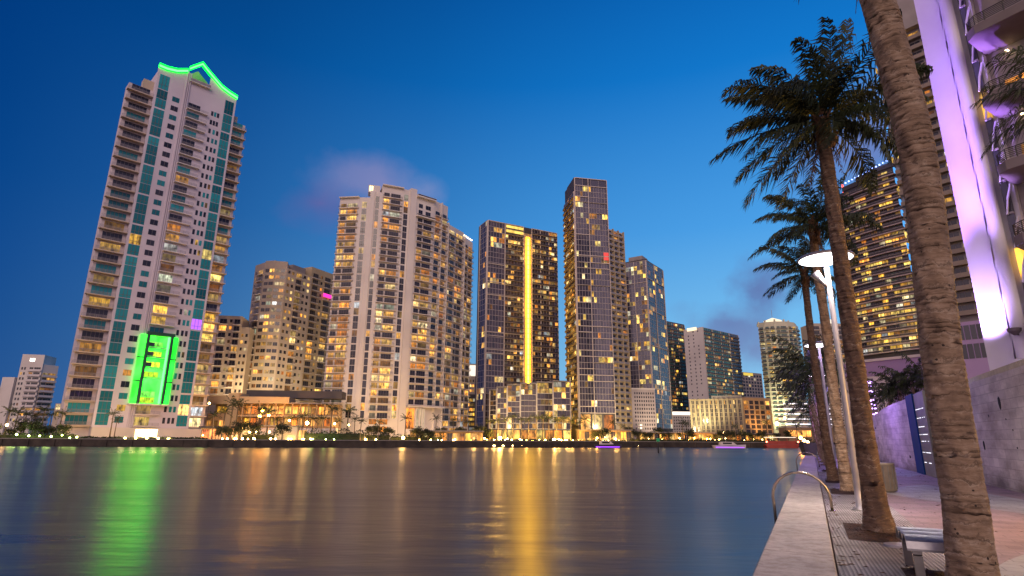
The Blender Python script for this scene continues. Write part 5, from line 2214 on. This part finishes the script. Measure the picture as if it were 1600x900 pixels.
def far_tree_meshes(seed, w=3.2, h=5.2):
    rng = random.Random(seed)
    mt, mc = MB(), MB()
    mt.tube([(0, 0, 0), (.1, 0, h * .35), (.2, .1, h * .6)], [.22, .16, .08], 7, BARKF)
    blobs = []
    for k in range(9):
        a = rng.uniform(0, 6.28)
        blobs.append((Vector((math.cos(a) * w * rng.uniform(.1, .75), math.sin(a) * w * rng.uniform(.1, .7), h * rng.uniform(.45, .85))), w * rng.uniform(.28, .5)))
        mt.tube([(.1, 0, h * .35), tuple(blobs[-1][0])], [.08, .03], 5, BARKF)
    for k in range(1100):
        c, r = rng.choice(blobs)
        v = Vector((rng.gauss(0, 1), rng.gauss(0, 1), rng.gauss(0, .75)))
        q = c + v.normalized() * r * rng.random() ** .4
        a = Vector((rng.uniform(-1, 1), rng.uniform(-1, 1), rng.uniform(-1, 1))).normalized() * rng.uniform(.12, .28)
        n_ = a.cross(Vector((rng.uniform(-1, 1), rng.uniform(-1, 1), rng.uniform(-1, 1)))).normalized() * rng.uniform(.08, .18)
        mc.face([q - a, q - n_, q + a, q + n_], LEAFT)
    return mt, mc


def make_proto(name, label, cat, group, px, off, meshes, part_names, sc_, rz):
    loc = bank(px, off)
    root = thing(name, label, cat, (0, 0, 0), group)
    for mb, pn in zip(meshes, part_names):
        mesh_obj(pn, mb, root)
    root.location = loc
    root.scale = (sc_,) * 3
    root.rotation_euler = (0, 0, rz)
    return root


r_ = random.Random(77)
palm_px = [5, 18, 33, 47, 60, 72, 88, 170, 177, 330, 345, 356, 365, 402, 415, 430, 452, 470, 486, 500, 515, 528, 541, 553, 562, 590, 632, 680, 708, 728,
           765, 778, 790, 802, 815, 826, 838, 848, 858, 869, 880, 892, 905, 915, 958, 975, 1068, 1075, 1150, 1200, 1247]
protos = {}
for i, px in enumerate(sorted(palm_px)):
    v = r_.randrange(3)
    tall = 1.0
    if px < 100:
        sc_, off = r_.uniform(.9, 1.45), r_.uniform(4, 14)
    elif 322 < px < 560:
        sc_, off = r_.uniform(.9, 1.5), r_.uniform(6, 22)
    elif 742 < px < 920:
        sc_, off = r_.uniform(.95, 1.2), r_.uniform(5, 16)
    else:
        sc_, off = r_.uniform(.75, 1.15), r_.uniform(4, 9)
    lab = nth_label('far bank palm', px)
    if v not in protos:
        protos[v] = make_proto('palm_tree', lab, 'palm tree', 'palms on the far bank', px, off, far_palm_meshes(v + 5), ('trunk', 'crown'), sc_, r_.uniform(0, 6))
    else:
        copy_tree(protos[v], bank(px, off), r_.uniform(0, 6), sc_, lab)
tree_px = [-12, 12, 30, 52, 66, 80, 98, 340, 352, 372, 396, 440, 585, 606, 655, 668, 690, 716, 735, 752, 764, 930, 945, 985, 1000, 1016, 1030, 1044, 1060, 1082, 1098, 1112, 1128,
           1140, 1158, 1176, 1190, 1216, 1232]
tp = {}
for i, px in enumerate(tree_px):
    v = r_.randrange(3)
    sc_ = r_.uniform(.55, 1.0) if px < 900 else r_.uniform(.65, 1.05)
    off = r_.uniform(3, 12)
    lab = nth_label('dark bushy far bank tree', px)
    if v not in tp:
        tp[v] = make_proto('broad_tree', lab, 'tree', 'bushy trees on the far bank', px, off, far_tree_meshes(v + 40), ('trunk', 'crown'), sc_, r_.uniform(0, 6))
    else:
        copy_tree(tp[v], bank(px, off), r_.uniform(0, 6), sc_, lab)


def hedge(px0, px1, off, h, depth, label, seed, dens=26):
    rng = random.Random(seed)
    a, c = bank(px0, off), bank(px1, off)
    L = (c - a).length
    dv = (c - a).normalized()
    nv = Vector((dv.y, -dv.x, 0))
    mb = MB()
    for k in range(int(L * dens)):
        q = a + dv * rng.uniform(0, L) + nv * rng.uniform(-depth, 0)
        hh = h * (.82 + .18 * math.sin(q.x * 1.3) * math.sin(q.x * .37 + seed)) 
        q.z = BANK_Z + hh * rng.random() ** .6
        s_ = Vector((rng.uniform(-1, 1), rng.uniform(-1, 1), rng.uniform(-1, 1))).normalized() * rng.uniform(.15, .35)
        n_ = s_.cross(Vector((rng.uniform(-1, 1), rng.uniform(-1, 1), rng.uniform(-1, 1)))).normalized() * rng.uniform(.1, .22)
        mb.face([q - s_, q - n_, q + s_, q + n_], LEAFH)
    F = Fr((a.x, a.y), math.degrees(math.atan2(dv.x, dv.y)))
    F.box(mb, .2, L - .2, BANK_Z, BANK_Z + h * .55, -depth * .9, -.5, LEAFH)
    o = mesh_obj('hedge', mb, None, a)
    tag(o, label, 'hedge')


hedge(-40, 112, 3, 1.9, 2.2, 'low dark hedge along the bank at the far left', 1)
hedge(112, 322, 2.2, .8, 1.0, 'trimmed low hedge along the bank under the tall white tower', 2)
hedge(376, 428, 7, 2.6, 1.5, 'dark clipped hedge on the bank below the orange terraces', 3)
hedge(474, 570, 5, 3.7, 2.5, 'tall clipped hedge with yellow uplights below the broad curved tower', 4, 40)
hedge(570, 610, 5, 3.0, 2, 'clipped hedge beside the pale fence below the curved tower', 7, 34)
hedge(610, 742, 5, 2.2, 2, 'ragged dark hedge along the bank under the broad curved tower', 5)
hedge(742, 985, 2.4, .7, 1, 'thin low hedge along the bank before the glass podium', 6, 16)
hedge(985, 1215, 3.5, 1.5, 2, 'low dark hedge on the right part of the far bank', 8)

LG = glow('garden_lamp_glow', (1, .60, .16), 60)
LGW = glow('garden_lamp_white', (1, .60, .22), 40)
LGP = glow('garden_lamp_gold', (1, .58, .07), 260)
LGG = glow('garden_lamp_green', (.75, 1, .25), 22)
LGO = glow('garden_lamp_orange', (1, .34, .04), 150)
POLED = mat('dark_lamp_pole', (.05, .05, .05), (.03, .03, .03), 2, .5, .4)


def garden_lamp(px, py, off, m_, r, light=0, col=(1, .72, .3), label='glowing garden lamp'):
    q = at_depth(px, py, depth_of(px) + off)
    q.z = max(q.z, BANK_Z + .35)
    base = Vector((q.x, q.y, BANK_Z))
    if m_ is LGW and 765 < px < 900:
        m_ = LGP
    root = thing('garden_lamp', nth_label(label, px), 'garden lamp', base, label + 's on the far bank')
    mb = MB()
    mb.tube([base, q + Vector((0, 0, -r * .8))], .07, 6, POLED)
    mesh_obj('pole', mb, root)
    mb = MB()
    mb.ball(q, r, m_)
    mesh_obj('globe', mb, root)
    if light:
        lamp('garden_light', 'POINT', q + Vector((0, -1.2, .2)), light, col, .7)


for px in (195, 212, 229, 247, 263):
    garden_lamp(px, 687, 2.5, LG, .28, 260, (1, .72, .32), 'low yellow lamp')
for px, py, m_, r, e, off in ((11, 664, LGW, .42, 500, 4), (26, 679, LGG, .34, 160, 2), (45, 681, LGG, .3, 160, 2), (62, 681, LGG, .26, 0, 2), (80, 682, LGG, .3, 160, 2),
                              (97, 680, LGG, .25, 0, 2), (109, 684, LGG, .26, 100, 2), (120, 683, LGG, .28, 100, 2), (317, 680, LGG, .25, 60, 2), (378, 669, LG, .36, 260, 10), (390, 675, LG, .42, 300, 8), (400, 675, LG, .28, 0, 8),
                              (421, 675, LG, .36, 260, 8), (452, 657, LGW, .42, 500, 12), (480, 661, LGW, .7, 600, 16), (410, 641, LGO, .6, 700, 30), (406, 650, LGO, .6, 0, 30), (420, 649, LGO, .55, 500, 30),
                              (327, 630, LG, .4, 300, 32), (489, 686, LGG, .26, 120, 3), (509, 687, LGG, .25, 120, 3), (522, 687, LGG, .25, 120, 3), (523, 662, LGW, .4, 200, 18), (545, 664, LGW, .35, 0, 18),
                              (630, 684, LG, .55, 700, 3), (588, 687, LGG, .2, 0, 3), (655, 688, LG, .22, 0, 3), (690, 688, LG, .22, 60, 3), (711, 687, LGW, .32, 100, 3),
                              (741, 686, LG, .36, 200, 4), (732, 687, LG, .3, 0, 4), (750, 690, LGW, .3, 0, 3), (760, 689, LGW, .3, 150, 3), (772, 688, LGW, .45, 500, 4), (781, 685, LGW, .75, 900, 6),
                              (790, 688, LGW, .4, 0, 4), (799, 688, LGW, .4, 350, 4), (812, 687, LGW, .35, 0, 6), (822, 690, LGW, .35, 350, 4), (832, 691, LGW, .3, 0, 4), (843, 690, LGW, .38, 350, 4), (852, 689, LGW, .42, 0, 4), (866, 688, LGW, .8, 1000, 5),
                              (876, 691, LGW, .36, 0, 4), (886, 690, LGW, .42, 500, 4), (894, 691, LGW, .4, 300, 4), (904, 690, LGW, .32, 0, 4), (910, 692, LG, .3, 150, 4), (920, 691, LG, .3, 150, 4), (931, 692, LGW, .42, 200, 4),
                              (943, 692, LG, .25, 0, 4), (951, 691, LG, .26, 150, 4), (962, 686, LG, .4, 250, 6), (967, 691, LGW, .3, 0, 4), (980, 691, LGW, .3, 100, 4), (994, 691, LGW, .32, 100, 4), (999, 692, LGW, .34, 0, 4), (977, 682, LGW, .3, 0, 6),
                              (1002, 690, LGW, .25, 0, 5), (1062, 685, LG, .5, 250, 8), (1085, 684, LGO, .4, 250, 8), (1105, 686, LGO, .36, 250, 8), (1124, 686, LGO, .36, 150, 8), (1131, 677, LGW, .7, 500, 25), (1178, 687, LG, .3, 0, 8),
                              (1214, 662, LGW, 1.0, 2500, 70), (1226, 653, LGW, .7, 0, 70)):
    garden_lamp(px, py, off, m_, r * .8, e * (5 if 740 < px < 985 else 1.3), (.7, 1, .2) if m_ is LGG else ((1, .38, .06) if m_ is LGO else (1, .52, .13)),
                'green tinted garden lamp' if m_ is LGG else ('orange garden lamp' if m_ is LGO else ('white garden lamp' if m_ in (LGW, LGP) else 'yellow garden lamp')))

r_ = random.Random(31)
for px in sorted(r_.sample(range(335, 1208), 64)):
    if 505 < px < 560:
        continue
    k_ = r_.random()
    garden_lamp(px, r_.uniform(684, 692), r_.uniform(3, 9), LG if k_ < .6 else (LGO if k_ < .75 else LGW), r_.uniform(.16, .3), 160 if r_.random() < .35 else 0, (1, .7, .3),
                'small yellow path lamp' if k_ < .6 else ('small orange path lamp' if k_ < .75 else 'small pale path lamp'))
def flood(loc, energy, color, size=.8):
    toward = Vector((loc[0], loc[1], 0)).normalized()
    return lamp('facade_flood', 'SPOT', loc, energy, color, size, 140, toward + Vector((0, 0, .75)), .5)


# floodlights on facades, mostly assumed from the light there, no fixtures built
fl = flood(at_depth(1093, 655, 362), 24000, (1, .88, .5), .8)
flood(at_depth(1195, 670, 360), 9000, (1, .5, .14), .8)
flood(at_depth(1225, 655, 395), 60000, (1, .9, .55), 1)
for px, Y, e in ((130, 157, 4500), (215, 157, 5000), (300, 160, 4500)):
    flood(at_depth(px, 680, Y), e, (1, .58, .22), 1.2)
for px, py, Y, e, c in ((560, 676, 205, 12000, (1, .60, .24)), (660, 676, 215, 12000, (1, .60, .24)), (790, 665, 268, 9000, (1, .78, .34)), (870, 665, 268, 9000, (1, .78, .34)),
                        (975, 665, 280, 24000, (1, .74, .36)), (1040, 665, 325, 13000, (1, .78, .5)), (430, 640, 198, 3500, (1, .42, .08)), (380, 610, 228, 14000, (1, .70, .36)), (480, 600, 236, 14000, (1, .70, .36))):
    flood(at_depth(px, py, Y), e, c, 1.0)
for z_ in (40, 75, 108):
    flood(Vector((at_depth(824, 580, 326).x, 323, z_)), 3500, (1, .62, .12), 1)
flood(at_depth(1385, 640, 190), 1800, (.6, .3, 1), 1)
flood(at_depth(1370, 530, 218), 3500, (1, .72, .34), 1)

# ================================================================== boats and marker
def boat(px, Y, length, hullm, label, cabin=True, glowm=None, rz=0, name='motor_boat'):
    c = at_depth(px, 699, Y)
    c.z = WATER_Z
    root = thing(name, label, 'boat', c)
    F = Fr((c.x, c.y), 90 + rz)
    L = length
    mb = MB()
    prof = [(-L / 2, .1), (-L / 2, 1.1), (L * .30, 1.3), (L / 2, 1.7), (L * .40, .1)]
    st = [(-.5, .9), (.0, 1.15), (.25, .95), (.5, .05)]
    secs = []
    for t, w in st:
        u = t * L
        w *= L * .12
        h = 1.0 + .5 * max(0, t)
        secs.append([F.p(u, w, c.z + h), F.p(u * .97, w * .6, c.z - .2), F.p(u * .97, -w * .6, c.z - .2), F.p(u, -w, c.z + h)])
    for a, b_ in zip(secs[:-1], secs[1:]):
        for k in range(4):
            q = (k + 1) % 4
            mb.face([a[k], b_[k], b_[q], a[q]], hullm)
    mb.face(secs[0], hullm)
    mesh_obj('hull', mb, root)
    mb = MB()
    F.poly(mb, [(-L * .3, c.z + 1.02), (L * .2, c.z + 1.15), (L * .08, c.z + 2.1), (-L * .28, c.z + 2.15)], -L * .08, L * .08, WHITE)
    mesh_obj('cabin', mb, root)
    mb = MB()
    F.box(mb, -L * .22, L * .05, c.z + 1.4, c.z + 1.9, L * .0801, L * .084, DARK)
    mesh_obj('window', mb, root)
    if glowm:
        mb = MB()
        F.box(mb, -L * .45, L * .4, c.z + .25, c.z + .4, L * .115, L * .125, glowm)
        mesh_obj('hull_light', mb, root)
    mb = MB()
    mb.tube([F.p(-L * .1, 0, c.z + 2.1), F.p(-L * .1, 0, c.z + 3.2)], .05, 5, WHITE)
    mb.ball(F.p(-L * .1, 0, c.z + 3.25), .14, LGW)
    mesh_obj('mast_light', mb, root)
    return root


boat(1140, 196, 11, WHITE, 'white motor boat with purple hull lights before the tan block', glowm=glow('purple_strip', (.4, .08, 1), 2.5))
boat(950, 190, 9, DARKW, 'dark motor boat with violet underglow before the tallest slim tower', glowm=glow('violet_strip', (.32, .05, 1), 4))
# red tour boat moored by the promenade end
c = at_depth(1221, 699, 205)
c.z = WATER_Z
root = thing('tour_boat', 'red tour boat with a white awning moored by the promenade end', 'boat', c)
F = Fr((c.x, c.y), 95)
REDH = mat('red_hull', (.42, .05, .03), (.32, .04, .025), .5, .5)
mb = MB()
F.poly(mb, [(-5.2, c.z + .1), (5.0, c.z + .1), (5.6, c.z + 1.5), (-5.6, c.z + 1.3)], -1.5, 1.5, REDH)
mesh_obj('hull', mb, root)
mb = MB()
F.box(mb, -5, 4.6, c.z + 3.6, c.z + 3.8, -1.6, 1.6, glow('awning_light', (1, .8, .6), 1.6))
mesh_obj('awning', mb, root)
mb = MB()
for u in (-4.8, -1.6, 1.6, 4.4):
    F.box(mb, u - .08, u + .08, c.z + 1.4, c.z + 3.6, 1.3, 1.45, REDH)
mesh_obj('posts', mb, root)
mb = MB()
F.box(mb, -4.9, 4.5, c.z + 1.45, c.z + 2.5, 1.2, 1.29, REDH)
mesh_obj('rail', mb, root)
for u in (-5.3, 5.2):
    mb = MB()
    mb.ball(F.p(u, 1.6, c.z + 2.2), .28, glow('red_lamp', (1, .16, .08), 16) if 'red_lamp' not in MATS else MATS['red_lamp'])
    mesh_obj('lamp', mb, root)
# channel marker
c = at_height(1029, 708, WATER_Z)
root = thing('channel_marker', 'green square channel marker on a dark post in the water', 'marker', c)
k_ = c.y / 100
mb = MB()
mb.tube([c + Vector((0, 0, -1)), c + Vector((0, 0, 2.0 * k_))], .12 * k_, 8, POLED)
mesh_obj('post', mb, root)
mb = MB()
zc = at_depth(1028, 687, c.y).z
mb.box(c.x - .28 * k_, c.x + .28 * k_, c.y - .2 * k_, c.y - .13 * k_, zc - .3 * k_, zc + .25 * k_, glow('green_board', (0, .45, .16), .35))
mesh_obj('board', mb, root)

# small lamps along the far sea wall
i = 0
for px in range(772, 1010, 14):
    q = at_depth(px, 697, depth_of(px) - 1.1)
    q.z = WATER_Z + .55
    mb = MB()
    mb.box(q.x - .35, q.x + .35, q.y - .1, q.y + .35, q.z - .09, q.z + .09, LGW)
    o = mesh_obj('dock_lamp', mb, None, q)
    tag(o, nth_label('low sea wall lamp', px), 'lamp', 'lamps on the far sea wall')
# lamps of the quay at the promenade end
for i, (px, py, m_) in enumerate(((1256, 688, LGW), (1251, 684, LGO), (1262, 691, LGW))):
    q = at_depth(px, py, 150)
    base = Vector((q.x, q.y, WALK_Z))
    root = thing('quay_lamp', 'bright quay lamp at the promenade end, %s from the water' % words[i], 'lamp', base, 'quay lamps at the promenade end')
    mb = MB()
    mb.tube([base, q], .08, 6, POLED)
    mesh_obj('pole', mb, root)
    mb = MB()
    mb.ball(q, .4, m_)
    mesh_obj('globe', mb, root)
# palms on the terrace behind the lower stone wall
for i, (px_, py_, l_) in enumerate(((1388, 618, 2.6), (1404, 606, 2.9), (1424, 596, 3.1), (1448, 590, 3.1))):
    q = at_depth(px_, py_, 56 - i)
    h = q.z - WALK_Z
    q.z = WALK_Z
    palm('palm_tree', 'leafy palm behind the lower stone wall, %s from the left' % words[i], [q, q + Vector((.1, 0, h * .5)), q + Vector((.05, .1, h))], .16, .12, 20, l_, 90 + i, 'palms behind the lower stone wall', nl=36, wind=.25, husk=False, leafw=.05, els=(1.1, -.5))
